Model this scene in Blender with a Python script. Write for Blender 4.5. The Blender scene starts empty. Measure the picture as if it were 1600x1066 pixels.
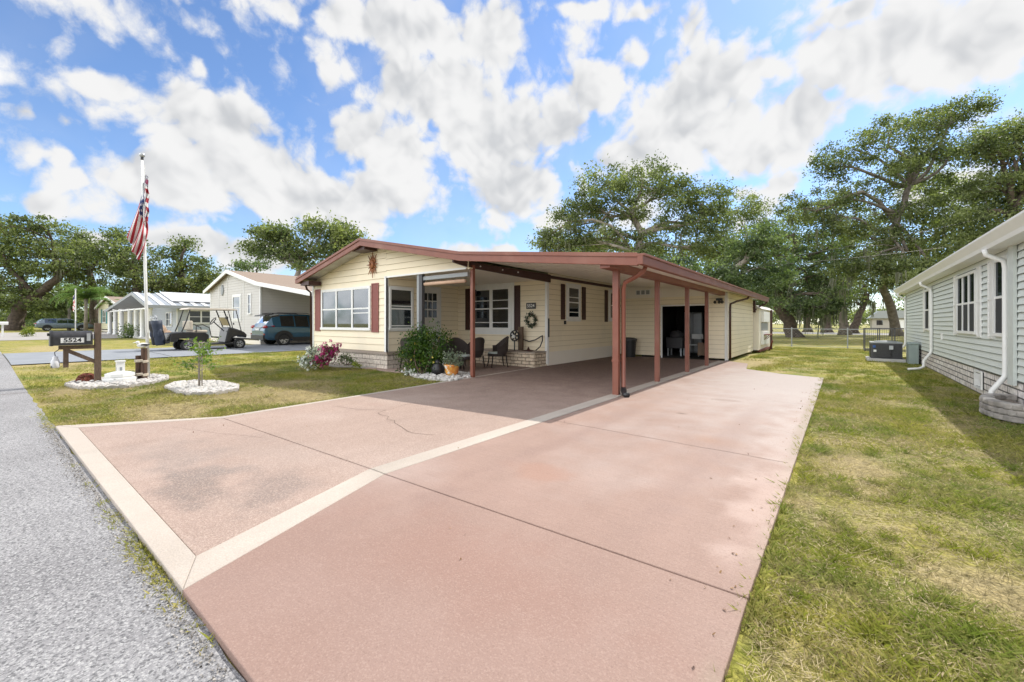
import bpy, bmesh, math, random
import numpy as np
from mathutils import Vector, Matrix, noise as mnoise
R = math.radians
S = bpy.context.scene
# ------------------------------------------------------------------ camera
CAM_H = 1.4; FPX = 655.0; YAW = 38.0; VH = 505.0
cd = bpy.data.cameras.new('camera'); cam = bpy.data.objects.new('camera', cd); S.collection.objects.link(cam)
cam.location = (0, 0, CAM_H); cam.rotation_euler = (R(90), 0, R(YAW))
cd.sensor_width = 36; cd.lens = FPX / 1600 * 36; cd.shift_y = -28 / 1600
cd.clip_start = 0.05; cd.clip_end = 3000
S.camera = cam
# ------------------------------------------------------------------ sky and sun
SUN_EL = 49.5; SUN_AZ = 14.0          # azimuth from +Y towards +X
W = bpy.data.worlds.new('World'); S.world = W; W.use_nodes = True
nt = W.node_tree; N = nt.nodes; L = nt.links
for n in list(N): N.remove(n)
out = N.new('ShaderNodeOutputWorld'); bg = N.new('ShaderNodeBackground'); L.new(bg.outputs[0], out.inputs[0])
sky = N.new('ShaderNodeTexSky'); sky.sky_type = 'NISHITA'; sky.sun_disc = False
sky.sun_elevation = R(SUN_EL); sky.sun_rotation = R(SUN_AZ); sky.altitude = 10; sky.air_density = 1.0; sky.dust_density = 0.4; sky.ozone_density = 2.2
SKY_STR = 0.125
bg.inputs[1].default_value = SKY_STR
def wm(op, a, b=None, c=None, clamp=False):
    n = N.new('ShaderNodeMath'); n.operation = op; n.use_clamp = clamp
    for i, q in enumerate((a, b, c)):
        if q is None: continue
        if isinstance(q, (int, float)): n.inputs[i].default_value = q
        else: L.new(q, n.inputs[i])
    return n.outputs[0]
tc = N.new('ShaderNodeTexCoord'); sp = N.new('ShaderNodeSeparateXYZ'); L.new(tc.outputs['Generated'], sp.inputs[0])
az = wm('ARCTAN2', sp.outputs[0], sp.outputs[1]); el = wm('ARCSINE', sp.outputs[2])
cmb = N.new('ShaderNodeCombineXYZ'); L.new(az, cmb.inputs[0]); L.new(el, cmb.inputs[1])
def fbm(vec, scale, detail, rough=0.55, dist=0.0):
    n = N.new('ShaderNodeTexNoise'); n.inputs['Scale'].default_value = scale; n.inputs['Detail'].default_value = detail
    n.inputs['Roughness'].default_value = rough; n.inputs['Distortion'].default_value = dist; L.new(vec, n.inputs['Vector']); return n
warp = fbm(cmb.outputs[0], 5.0, 4, 0.6)
wv = N.new('ShaderNodeVectorMath'); wv.operation = 'MULTIPLY_ADD'; L.new(warp.outputs['Color'], wv.inputs[0]); wv.inputs[1].default_value = (0.08, 0.07, 0); L.new(cmb.outputs[0], wv.inputs[2])
wo = N.new('ShaderNodeVectorMath'); wo.operation = 'SUBTRACT'; L.new(wv.outputs[0], wo.inputs[0]); wo.inputs[1].default_value = (0.04, 0.035, 0)
# cumulus masses: azimuth, elevation, half width, half height (degrees), strength
CLOUDS = [(-82.1, 22.0, 3.1, 1.6, 0.75), (-84.5, 17.8, 1.3, 1.0, 0.75), (-73.7, 21.0, 7.3, 4.6, 1.6), (-70.4, 17.2, 9.0, 4.2, 1.6), (-75.9, 14.2, 7.5, 3.1, 1.6), (-64.0, 15.3, 13.3, 4.2, 1.6), (-54.6, 16.7, 8.3, 3.9, 1.6), (-58.1, 23.3, 4.3, 4.0, 1.6), (-53.0, 21.3, 6.1, 5.3, 1.6), (-47.5, 28.8, 11.6, 5.2, 1.6), (-51.7, 34.6, 14.1, 3.1, 1.6), (-40.6, 34.2, 6.0, 4.5, 1.6), (-41.1, 23.9, 10.4, 6.6, 1.6), (-38.0, 18.2, 7.5, 5.2, 1.6), (-34.1, 17.3, 3.8, 2.9, 0.75), (-62.0, 28.8, 1.5, 2.5, 0.75), (-75.1, 25.6, 1.2, 1.6, 0.75), (-66.1, 33.3, 2.3, 1.4, 0.75), (-58.5, 35.0, 4.4, 1.7, 0.75), (-22.2, 31.7, 4.1, 2.3, 0.75), (-26.8, 29.3, 6.0, 3.3, 1.6), (-30.6, 25.8, 4.1, 4.0, 1.6), (-28.9, 36.8, 6.8, 1.2, 0.75), (-21.0, 36.0, 4.6, 1.0, 0.75), (-15.2, 23.6, 11.1, 6.9, 1.6), (-11.3, 27.4, 7.2, 4.1, 1.6), (-7.2, 20.2, 7.4, 4.4, 1.6), (-20.6, 20.7, 6.9, 3.5, 1.6), (-3.8, 21.7, 5.2, 3.7, 1.6), (-14.5, 33.3, 2.2, 3.0, 0.75), (4.5, 25.8, 8.3, 5.3, 1.6), (-0.6, 26.5, 4.5, 4.0, 1.6), (9.3, 24.2, 5.1, 4.4, 1.6), (1.0, 29.9, 3.7, 1.5, 1.6), (-86.5, 10.5, 3.1, 1.2, 0.75), (-85.1, 14.6, 1.2, 1.1, 0.75), (-84.5, 13.0, 1.4, 1.2, 0.75), (-74.2, 8.4, 5.2, 1.7, 1.6), (-79.0, 8.7, 2.9, 1.1, 0.75), (-69.4, 7.8, 6.6, 1.9, 1.6), (-87.2, 17.9, 1.7, 1.0, 0.75), (-44.5, 10.3, 3.4, 1.2, 0.75), (-38.9, 10.1, 4.5, 1.1, 0.75), (-5.0, 15.7, 3.5, 1.6, 0.75), (-9.2, 15.0, 2.7, 1.2, 0.75), (-32.8, 13.7, 3.0, 1.4, 0.75), (12.0, 25.0, 2.5, 2.8, 1.6), (-51.7, 9.3, 5.7, 1.2, 0.75), (-82.8, 8.0, 2.0, 1.0, 0.75)]
dens = None
for (ca, ce, ra, re_, s_) in CLOUDS:
    v1 = N.new('ShaderNodeVectorMath'); v1.operation = 'SUBTRACT'; L.new(wo.outputs[0], v1.inputs[0]); v1.inputs[1].default_value = (R(ca), R(ce), 0)
    v2 = N.new('ShaderNodeVectorMath'); v2.operation = 'MULTIPLY'; L.new(v1.outputs[0], v2.inputs[0]); v2.inputs[1].default_value = (1 / R(ra), 1 / R(re_), 0)
    v3 = N.new('ShaderNodeVectorMath'); v3.operation = 'LENGTH'; L.new(v2.outputs[0], v3.inputs[0])
    q = wm('MULTIPLY_ADD', v3.outputs['Value'], -s_, s_)
    dens = q if dens is None else wm('SMOOTH_MAX', dens, q, 0.35)
# loose clouds over the rest of the dome
gen = fbm(tc.outputs['Generated'], 2.6, 4, 0.55)
far = wm('GREATER_THAN', wm('ABSOLUTE', wm('ADD', az, R(38))), R(62)); hi = wm('GREATER_THAN', el, R(46))
rest = wm('MULTIPLY', wm('MAXIMUM', far, hi), wm('MULTIPLY_ADD', gen.outputs['Fac'], 5.0, -1.95))
dens0 = dens; dens = wm('MAXIMUM', dens, rest)
def heights(vec):                      # rounded billows: folded noise octaves
    tot = None
    for sc, k in ((7.0, .55), (15.0, .30), (32.0, .16)):
        a = wm('MULTIPLY', wm('ABSOLUTE', wm('MULTIPLY_ADD', fbm(vec, sc, 0.0).outputs['Fac'], 2.0, -1.0)), k * 2.2)
        tot = a if tot is None else wm('ADD', tot, a)
    return wm('MULTIPLY_ADD', tot, 1.15, -.50)
off = N.new('ShaderNodeVectorMath'); off.operation = 'ADD'; L.new(wo.outputs[0], off.inputs[0]); off.inputs[1].default_value = (0.014, 0.026, 0)
hA = heights(wo.outputs[0]); hB = heights(off.outputs[0])
edge = fbm(wo.outputs[0], 24.0, 7, 0.66)
d2 = wm('ADD', wm('ADD', wm('MULTIPLY', dens, 1.15), wm('MULTIPLY_ADD', edge.outputs['Fac'], 1.3, -0.66)), hA)
mr = N.new('ShaderNodeMapRange'); mr.interpolation_type = 'SMOOTHSTEP'; L.new(d2, mr.inputs['Value']); mr.inputs['From Min'].default_value = -0.12; mr.inputs['From Max'].default_value = 0.62
cir = fbm(cmb.outputs[0], 2.2, 4, 0.6, 0.6)
cirm = N.new('ShaderNodeMapRange'); L.new(cir.outputs['Fac'], cirm.inputs['Value']); cirm.inputs['From Min'].default_value = 0.45; cirm.inputs['From Max'].default_value = 0.8; cirm.inputs['To Max'].default_value = 0.22
alpha = wm('MAXIMUM', mr.outputs[0], cirm.outputs[0])
gr = N.new('ShaderNodeMapRange'); gr.interpolation_type = 'SMOOTHSTEP'
big = fbm(cmb.outputs[0], 4.5, 3, 0.55)
gsum = wm('ADD', wm('MULTIPLY', wm('SUBTRACT', hB, hA), 0.9), wm('ADD', wm('MULTIPLY', dens, 0.42), wm('MULTIPLY_ADD', big.outputs['Fac'], 2.6, -1.25)))
L.new(gsum, gr.inputs['Value']); gr.inputs['From Min'].default_value = -0.05; gr.inputs['From Max'].default_value = 1.35
cc = N.new('ShaderNodeMix'); cc.data_type = 'RGBA'; L.new(gr.outputs[0], cc.inputs['Factor'])
CW = 4.9
cc.inputs['A'].default_value = (CW, CW, CW, 1); cc.inputs['B'].default_value = (CW * .66, CW * .68, CW * .71, 1)
# added fill: unseen clouds low behind the camera, brightened to lift the shaded walls
fill_dir = N.new('ShaderNodeVectorMath'); fill_dir.operation = 'DOT_PRODUCT'; L.new(tc.outputs['Generated'], fill_dir.inputs[0]); fill_dir.inputs[1].default_value = (-.25, -.95, .16)
am = N.new('ShaderNodeMapRange'); L.new(fill_dir.outputs['Value'], am.inputs['Value']); am.inputs['From Min'].default_value = .25; am.inputs['From Max'].default_value = .9; am.inputs['To Min'].default_value = 1; am.inputs['To Max'].default_value = 3.9
sk = N.new('ShaderNodeMix'); sk.data_type = 'RGBA'; sk.blend_type = 'MULTIPLY'; sk.inputs['Factor'].default_value = 1; L.new(sky.outputs[0], sk.inputs['A']); sk.inputs['B'].default_value = (0.84, 0.95, 1.10, 1)
mx = N.new('ShaderNodeMix'); mx.data_type = 'RGBA'; L.new(alpha, mx.inputs['Factor']); L.new(sk.outputs['Result'], mx.inputs['A']); ccs = N.new('ShaderNodeVectorMath'); ccs.operation = 'SCALE'; L.new(cc.outputs['Result'], ccs.inputs[0]); L.new(am.outputs[0], ccs.inputs['Scale']); L.new(ccs.outputs[0], mx.inputs['B'])
L.new(mx.outputs['Result'], bg.inputs[0])
sd = bpy.data.lights.new('sun', 'SUN'); sd.energy = 3.45; sd.angle = R(0.5); sd.color = (1, .95, .87)
so = bpy.data.objects.new('sun', sd); S.collection.objects.link(so)
sv = Vector((math.cos(R(SUN_EL)) * math.sin(R(SUN_AZ)), math.cos(R(SUN_EL)) * math.cos(R(SUN_AZ)), math.sin(R(SUN_EL))))
so.rotation_euler = sv.to_track_quat('Z', 'Y').to_euler()
S.view_settings.view_transform = 'Standard'; S.view_settings.look = 'None'; S.view_settings.gamma = 1; S.view_settings.exposure = 0.58
S.cycles.max_bounces = 7; S.cycles.transparent_max_bounces = 12
# ------------------------------------------------------------------ helpers
sa, ca_ = math.sin(R(YAW)), math.cos(R(YAW))
def at(d, u, v):                       # a measured point: depth in metres plus where the survey photo shows it
    l = d * (u - 800) / FPX
    return Vector((-sa * d + ca_ * l, ca_ * d + sa * l, CAM_H + d * (VH - v) / FPX))
GX = [-400, -80, -60, -45, -30, -24, -21, -17, -14, 400]; GZ = [.6, .5, .40, .20, .18, .18, .16, .06, 0, 0]
def gz(x): return float(np.interp(x, GX, GZ))
ORI = {}
def frY(y): return lambda u, w, z: (u, y - w, z)          # wall facing -Y (the street)
def frXp(x): return lambda u, w, z: (x + w, u, z)         # wall facing +X
def frXn(x): return lambda u, w, z: (x - w, u, z)         # wall facing -X
class MB:
    def __init__(s, fr=None): s.v = []; s.f = []; s.mi = []; s.fr = fr; s.cur = 0
    def add(s, vs, fs):
        o = len(s.v)
        s.v += [tuple(s.fr(*p)) if s.fr else tuple(p) for p in vs]
        s.f += [tuple(o + i for i in f) for f in fs]; s.mi += [s.cur] * len(fs); return s
    def box(s, x0, x1, y0, y1, z0, z1):
        return s.add([(x0, y0, z0), (x1, y0, z0), (x1, y1, z0), (x0, y1, z0), (x0, y0, z1), (x1, y0, z1), (x1, y1, z1), (x0, y1, z1)],
                     [(0, 3, 2, 1), (4, 5, 6, 7), (0, 1, 5, 4), (1, 2, 6, 5), (2, 3, 7, 6), (3, 0, 4, 7)])
    def prism(s, poly, a, b, ax='y'):   # poly in the two other axes
        n = len(poly)
        def P(p, q): return {'y': (p[0], q, p[1]), 'x': (q, p[0], p[1]), 'z': (p[0], p[1], q)}[ax]
        vs = [P(p, a) for p in poly] + [P(p, b) for p in poly]
        return s.add(vs, [tuple(range(n)), tuple(range(2 * n - 1, n - 1, -1))] + [(i, i + n, (i + 1) % n + n, (i + 1) % n) for i in range(n)])
    def bar(s, p, q, w, h=None, up=(0, 0, 1)):
        p = Vector(p); q = Vector(q); h = h or w; d = (q - p).normalized(); u = Vector(up)
        if abs(d.dot(u)) > .98: u = Vector((0, 1, 0))
        a = d.cross(u).normalized(); b = a.cross(d)
        vs = []
        for c in (p, q):
            for i, j in ((-1, -1), (1, -1), (1, 1), (-1, 1)): vs.append(c + a * w / 2 * i + b * h / 2 * j)
        return s.add([tuple(x) for x in vs], [(0, 1, 2, 3), (7, 6, 5, 4), (0, 4, 5, 1), (1, 5, 6, 2), (2, 6, 7, 3), (3, 7, 4, 0)])
    def tube(s, pts, r, n=8, cap=True):
        pts = [Vector(p) for p in pts]; k = len(pts); rs = r if isinstance(r, (list, tuple)) else [r] * k
        vs = []; prev = None
        for i, p in enumerate(pts):
            d = (pts[min(i + 1, k - 1)] - pts[max(i - 1, 0)]).normalized()
            if prev is None:
                u = Vector((0, 0, 1)) if abs(d.z) < .9 else Vector((1, 0, 0)); a = d.cross(u).normalized()
            else: a = (prev - d * prev.dot(d)).normalized()
            prev = a; b = d.cross(a)
            for j in range(n):
                t = 2 * math.pi * j / n; vs.append(tuple(p + (a * math.cos(t) + b * math.sin(t)) * rs[i]))
        fs = [(i * n + j, i * n + (j + 1) % n, (i + 1) * n + (j + 1) % n, (i + 1) * n + j) for i in range(k - 1) for j in range(n)]
        if cap: fs += [tuple(range(n - 1, -1, -1)), tuple((k - 1) * n + j for j in range(n))]
        return s.add(vs, fs)
    def lathe(s, prof, c=(0, 0, 0), n=16):   # prof: (r, z)
        vs = []; k = len(prof)
        for r, z in prof:
            for j in range(n):
                t = 2 * math.pi * j / n; vs.append((c[0] + r * math.cos(t), c[1] + r * math.sin(t), c[2] + z))
        fs = [(i * n + j, i * n + (j + 1) % n, (i + 1) * n + (j + 1) % n, (i + 1) * n + j) for i in range(k - 1) for j in range(n)]
        fs += [tuple(range(n - 1, -1, -1)), tuple((k - 1) * n + j for j in range(n))]
        return s.add(vs, fs)
    def ball(s, c, r, n=10, k=7, jit=0, seed=0):
        rr = r if isinstance(r, (list, tuple)) else (r, r, r); rnd = random.Random(seed)
        vs = [(c[0], c[1], c[2] - rr[2])]
        for i in range(1, k):
            t = math.pi * i / k
            for j in range(n):
                p = 2 * math.pi * j / n; q = 1 + rnd.uniform(-jit, jit)
                vs.append((c[0] + rr[0] * math.sin(t) * math.cos(p) * q, c[1] + rr[1] * math.sin(t) * math.sin(p) * q, c[2] - rr[2] * math.cos(t) * q))
        vs.append((c[0], c[1], c[2] + rr[2])); e = len(vs) - 1
        fs = [(0, 1 + (j + 1) % n, 1 + j) for j in range(n)]
        fs += [(1 + i * n + j, 1 + i * n + (j + 1) % n, 1 + (i + 1) * n + (j + 1) % n, 1 + (i + 1) * n + j) for i in range(k - 2) for j in range(n)]
        fs += [(1 + (k - 2) * n + j, 1 + (k - 2) * n + (j + 1) % n, e) for j in range(n)]
        return s.add(vs, fs)
    def xf(s, M, k0=0):
        s.v[k0:] = [tuple(M @ Vector(p)) for p in s.v[k0:]]; return s
    def build(s, name, mats, parent=None, smooth=False, bevel=0, local=False, sub=0, base=None):
        me = bpy.data.meshes.new(name)
        o = bpy.data.objects.new(name, me); S.collection.objects.link(o)
        if not isinstance(mats, (list, tuple)): mats = [mats]
        if parent is not None:
            org = ORI.get(parent.name, Vector((0, 0, 0))) if not local else Vector((0, 0, 0))
            o.parent = parent; ORI[o.name] = ORI.get(parent.name, Vector((0, 0, 0)))
        else:
            if base is not None: org = Vector(base)
            elif local: org = Vector((0, 0, 0))
            else:
                a = np.array(s.v); org = Vector((float((a[:, 0].min() + a[:, 0].max()) / 2), float((a[:, 1].min() + a[:, 1].max()) / 2), float(a[:, 2].min())))
            o.location = org; ORI[o.name] = org.copy()
        me.from_pydata([(p[0] - org.x, p[1] - org.y, p[2] - org.z) for p in s.v], [], s.f)
        for m in mats: me.materials.append(m)
        if len(mats) > 1: me.polygons.foreach_set('material_index', s.mi)
        if smooth: me.polygons.foreach_set('use_smooth', [True] * len(me.polygons))
        me.update()
        bm = bmesh.new(); bm.from_mesh(me); bmesh.ops.recalc_face_normals(bm, faces=bm.faces); bm.to_mesh(me); bm.free()
        if bevel: b = o.modifiers.new('bevel', 'BEVEL'); b.width = bevel; b.segments = 2; b.limit_method = 'ANGLE'; b.angle_limit = R(40)
        if sub: b = o.modifiers.new('sub', 'SUBSURF'); b.levels = sub; b.render_levels = sub
        return o
def tag(o, label, cat, group=None, kind=None):
    if label: o['label'] = label
    if cat: o['category'] = cat
    if group: o['group'] = group
    if kind: o['kind'] = kind
    return o
def struct(o): o['kind'] = 'structure'; return o
def thing(name, label, cat, loc=(0, 0, 0), rz=0, group=None):
    o = bpy.data.objects.new(name, None); S.collection.objects.link(o); o.location = loc; o.rotation_euler = (0, 0, rz)
    o.empty_display_size = .1; ORI[o.name] = Vector(loc); return tag(o, label, cat, group)
def children(o): return [c for c in bpy.data.objects if c.parent == o]
def dup(o, loc=None, rz=None, label=None, parent=None):
    c = o.copy(); S.collection.objects.link(c)
    if parent is not None: c.parent = parent
    if loc is not None: c.location = loc
    if rz is not None: c.rotation_euler = (0, 0, rz)
    if label: c['label'] = label
    for ch in children(o): dup(ch, parent=c)
    return c
# ------------------------------------------------------------------ materials
def mat(name, col, rough=.6, col2=None, nscale=8, namt=.5, bump=0, bscale=60, metal=0, spec=None, stretch=None, coat=0, detail=6, col3=None, n3=1.2, thr3=(.5, .65), trans=0, emit=None):
    m = bpy.data.materials.new(name); m.use_nodes = True; t = m.node_tree; n = t.nodes; l = t.links
    b = n['Principled BSDF']; b.inputs['Base Color'].default_value = (*col, 1); b.inputs['Roughness'].default_value = rough; b.inputs['Metallic'].default_value = metal
    if spec is not None: b.inputs['Specular IOR Level'].default_value = spec
    if coat: b.inputs['Coat Weight'].default_value = coat; b.inputs['Coat Roughness'].default_value = .05
    tcn = n.new('ShaderNodeTexCoord'); vec = tcn.outputs['Object']
    if stretch:
        mp = n.new('ShaderNodeMapping'); mp.inputs['Scale'].default_value = stretch; l.new(vec, mp.inputs[0]); vec = mp.outputs[0]
    def nz(sc, det, lo=.3, hi=.7):
        q = n.new('ShaderNodeTexNoise'); q.inputs['Scale'].default_value = sc; q.inputs['Detail'].default_value = det; l.new(vec, q.inputs['Vector'])
        r = n.new('ShaderNodeMapRange'); l.new(q.outputs['Fac'], r.inputs['Value']); r.inputs['From Min'].default_value = lo; r.inputs['From Max'].default_value = hi; return r.outputs[0]
    cur = None
    if col2 is None: col2 = tuple(c * .82 for c in col)
    x = n.new('ShaderNodeMix'); x.data_type = 'RGBA'; x.inputs['A'].default_value = (*col, 1); x.inputs['B'].default_value = (*col2, 1)
    k = n.new('ShaderNodeMath'); k.operation = 'MULTIPLY'; k.inputs[1].default_value = namt; l.new(nz(nscale, detail), k.inputs[0]); l.new(k.outputs[0], x.inputs['Factor']); cur = x.outputs['Result']
    if col3:
        y = n.new('ShaderNodeMix'); y.data_type = 'RGBA'; l.new(cur, y.inputs['A']); y.inputs['B'].default_value = (*col3, 1); l.new(nz(n3, 7, *thr3), y.inputs['Factor']); cur = y.outputs['Result']
    l.new(cur, b.inputs['Base Color'])
    if bump:
        q = n.new('ShaderNodeTexNoise'); q.inputs['Scale'].default_value = bscale; q.inputs['Detail'].default_value = 5; l.new(vec, q.inputs['Vector'])
        bp = n.new('ShaderNodeBump'); bp.inputs['Strength'].default_value = bump; bp.inputs['Distance'].default_value = .02; l.new(q.outputs['Fac'], bp.inputs['Height']); l.new(bp.outputs[0], b.inputs['Normal'])
    if emit: b.inputs['Emission Color'].default_value = (*emit[:3], 1); b.inputs['Emission Strength'].default_value = emit[3]
    return m
def brickmat(name, c1, c2, mortar, bw=.3, bh=.1, ms=.012, rough=.85):
    m = mat(name, c1, rough); t = m.node_tree; n = t.nodes; l = t.links; b = n['Principled BSDF']
    g = n.new('ShaderNodeNewGeometry'); s_ = n.new('ShaderNodeSeparateXYZ'); l.new(g.outputs['Position'], s_.inputs[0])
    a = n.new('ShaderNodeMath'); a.operation = 'ADD'; l.new(s_.outputs[0], a.inputs[0]); l.new(s_.outputs[1], a.inputs[1])
    c = n.new('ShaderNodeCombineXYZ'); l.new(a.outputs[0], c.inputs[0]); l.new(s_.outputs[2], c.inputs[1])
    br = n.new('ShaderNodeTexBrick'); l.new(c.outputs[0], br.inputs['Vector']); br.inputs['Scale'].default_value = 1; br.inputs['Brick Width'].default_value = bw; br.inputs['Row Height'].default_value = bh
    br.inputs['Mortar Size'].default_value = ms; br.inputs['Mortar Smooth'].default_value = .2; br.inputs['Color1'].default_value = (*c1, 1); br.inputs['Color2'].default_value = (*c2, 1); br.inputs['Mortar'].default_value = (*mortar, 1)
    nz = n.new('ShaderNodeTexNoise'); nz.inputs['Scale'].default_value = 14; nz.inputs['Detail'].default_value = 8; l.new(g.outputs['Position'], nz.inputs['Vector'])
    mr_ = n.new('ShaderNodeMapRange'); l.new(nz.outputs['Fac'], mr_.inputs['Value']); mr_.inputs['From Min'].default_value = .35; mr_.inputs['From Max'].default_value = .65; mr_.inputs['To Min'].default_value = .75; mr_.inputs['To Max'].default_value = 1.1
    x = n.new('ShaderNodeMix'); x.data_type = 'RGBA'; x.blend_type = 'MULTIPLY'; x.inputs['Factor'].default_value = 1; l.new(br.outputs['Color'], x.inputs['A']); l.new(mr_.outputs[0], x.inputs['B']); l.new(x.outputs['Result'], b.inputs['Base Color'])
    h = n.new('ShaderNodeMath'); h.operation = 'MULTIPLY_ADD'; l.new(br.outputs['Fac'], h.inputs[0]); h.inputs[1].default_value = -1; l.new(nz.outputs['Fac'], h.inputs[2])
    bp = n.new('ShaderNodeBump'); bp.inputs['Strength'].default_value = .8; bp.inputs['Distance'].default_value = .015; l.new(h.outputs[0], bp.inputs['Height']); l.new(bp.outputs[0], b.inputs['Normal'])
    return m
def leafmat(name, c1, c2, rough=.55, tr=.45, scale=.5):
    m = bpy.data.materials.new(name); m.use_nodes = True; t = m.node_tree; n = t.nodes; l = t.links; b = n['Principled BSDF']; o = n['Material Output']
    b.inputs['Roughness'].default_value = rough; b.inputs['Specular IOR Level'].default_value = .35
    at_ = n.new('ShaderNodeAttribute'); at_.attribute_name = 'tint'
    g = n.new('ShaderNodeNewGeometry'); nz = n.new('ShaderNodeTexNoise'); nz.inputs['Scale'].default_value = scale; nz.inputs['Detail'].default_value = 3; l.new(g.outputs['Position'], nz.inputs['Vector'])
    a = n.new('ShaderNodeMath'); a.operation = 'MULTIPLY_ADD'; l.new(nz.outputs['Fac'], a.inputs[0]); a.inputs[1].default_value = 1.6; a.inputs[2].default_value = -.8
    a2 = n.new('ShaderNodeMath'); a2.operation = 'ADD'; a2.use_clamp = True; l.new(a.outputs[0], a2.inputs[0]); l.new(at_.outputs['Fac'], a2.inputs[1])
    x = n.new('ShaderNodeMix'); x.data_type = 'RGBA'; x.inputs['A'].default_value = (*c1, 1); x.inputs['B'].default_value = (*c2, 1); l.new(a2.outputs[0], x.inputs['Factor']); l.new(x.outputs['Result'], b.inputs['Base Color'])
    tl = n.new('ShaderNodeBsdfTranslucent'); sc = n.new('ShaderNodeMix'); sc.data_type = 'RGBA'; sc.blend_type = 'MULTIPLY'; sc.inputs['Factor'].default_value = 1; l.new(x.outputs['Result'], sc.inputs['A']); sc.inputs['B'].default_value = (1.2, 1.35, .6, 1)
    l.new(sc.outputs['Result'], tl.inputs[0]); ms = n.new('ShaderNodeMixShader'); ms.inputs[0].default_value = tr; l.new(b.outputs[0], ms.inputs[1]); l.new(tl.outputs[0], ms.inputs[2]); l.new(ms.outputs[0], o.inputs[0])
    return m
def glassmat(name, tint=(.02, .025, .03), refl=.08, op=.75, gl=1.0):
    m = bpy.data.materials.new(name); m.use_nodes = True; t = m.node_tree; n = t.nodes; l = t.links; o = n['Material Output']; n.remove(n['Principled BSDF'])
    d = n.new('ShaderNodeBsdfDiffuse'); d.inputs[0].default_value = (*tint, 1); tr = n.new('ShaderNodeBsdfTransparent'); tr.inputs[0].default_value = (.75, .8, .8, 1)
    m1 = n.new('ShaderNodeMixShader'); m1.inputs[0].default_value = op; l.new(tr.outputs[0], m1.inputs[1]); l.new(d.outputs[0], m1.inputs[2])
    g = n.new('ShaderNodeBsdfGlossy'); g.inputs['Roughness'].default_value = .03; g.inputs[0].default_value = (.9 * gl, .95 * gl, gl, 1)
    f = n.new('ShaderNodeFresnel'); f.inputs[0].default_value = 1.5; a = n.new('ShaderNodeMath'); a.operation = 'MULTIPLY_ADD'; a.use_clamp = True; l.new(f.outputs[0], a.inputs[0]); a.inputs[1].default_value = 1.3; a.inputs[2].default_value = refl
    m2 = n.new('ShaderNodeMixShader'); l.new(a.outputs[0], m2.inputs[0]); l.new(m1.outputs[0], m2.inputs[1]); l.new(g.outputs[0], m2.inputs[2]); l.new(m2.outputs[0], o.inputs[0])
    return m
M = {}
M['yellow'] = mat('yellow_siding', (.89, .785, .59), .5, (.85, .745, .56), 3, .6, col3=(.76, .68, .52), n3=.9, thr3=(.5, .85), bump=.05, bscale=90)
M['cream'] = mat('cream_siding', (.60, .58, .55), .55, (.55, .53, .50), 3, .5)
M['sage'] = mat('sage_siding', (.70, .74, .70), .5, (.66, .70, .67), 2.5, .7, bump=.05, bscale=80)
M['lapshade_yellow'] = mat('siding_lapshade_tan', (.42, .34, .20), .9); M['lapshade_cream'] = mat('siding_lapshade_cream', (.45, .43, .40), .9); M['lapshade_sage'] = mat('siding_lapshade_green', (.17, .20, .185), .9)  # dark lap edges: shade under each board put into the colour
M['white'] = mat('white_trim', (.80, .80, .78), .45, (.70, .70, .67), 5, .4)
M['whiteroof'] = mat('white_roof_coat', (.62, .60, .57), .6, (.42, .39, .36), 3, .8)
M['ceil'] = mat('carport_ceiling', (.84, .78, .68), .4, (.80, .73, .63), 2, .5)
M['red'] = mat('red_brown_paint', (.215, .070, .042), .45, (.17, .056, .035), 6, .7, bump=.04, bscale=40, col3=(.25, .11, .075), n3=1.6, thr3=(.5, .8))
M['shut'] = mat('maroon_shutter', (.25, .07, .06), .5, (.20, .06, .05), 8, .5)
M['dkbrown'] = mat('dark_brown_paint', (.055, .018, .014), .45)
M['black'] = mat('black_paint', (.02, .02, .022), .4)
M['dkgrey'] = mat('dark_grey', (.06, .06, .065), .5)
M['grey'] = mat('grey_metal', (.30, .32, .33), .45)
M['steel'] = mat('galvanised_steel', (.50, .52, .54), .4, metal=.6)
M['glass'] = glassmat('window_glass')
M['glasslow'] = glassmat('coated_glass', (.015, .02, .022), .02, .85, .3); M['screen'] = mat('insect_mesh', (.03, .032, .035), .8)
M['glassdark'] = glassmat('dark_glass', (.012, .014, .016), .12, .95)
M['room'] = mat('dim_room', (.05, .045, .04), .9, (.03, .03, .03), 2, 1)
M['curtain'] = mat('brown_curtain', (.30, .20, .16), .9)
M['curtainw'] = mat('pale_curtain', (.45, .43, .40), .9)
M['brick'] = brickmat('tan_brick', (.72, .60, .45), (.64, .52, .39), (.24, .18, .13), .30, .105, .012)
M['stone'] = brickmat('pink_stone_block', (.64, .57, .49), (.54, .48, .41), (.26, .22, .18), .38, .14, .01)
M['wstone'] = brickmat('white_stone_block', (.86, .81, .76), (.68, .62, .57), (.14, .13, .12), .50, .12, .013)
M['rock'] = mat('white_rock', (.60, .58, .55), .85, (.36, .34, .32), 12, .8, bump=.5, bscale=18)
M['grock'] = mat('grey_stone', (.36, .33, .30), .9, (.16, .15, .14), 7, 1, bump=.9, bscale=14, col3=(.5, .47, .43), n3=5)
M['kerbstone'] = mat('scalloped_edging', (.46, .43, .40), .9, (.32, .30, .28), 9, .9, bump=.4, bscale=30)
M['wicker'] = mat('dark_wicker', (.045, .03, .025), .55, (.02, .014, .012), 90, 1, bump=.8, bscale=140)
M['cushion'] = mat('pale_cushion', (.42, .47, .45), .9)
M['wood'] = mat('weathered_wood', (.155, .105, .07), .8, (.09, .06, .04), 12, 1, bump=.3, bscale=30, stretch=(6, 6, 1))
M['bark'] = mat('oak_bark', (.15, .115, .09), .95, (.06, .045, .036), 4, 1, bump=1, bscale=7)
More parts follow.
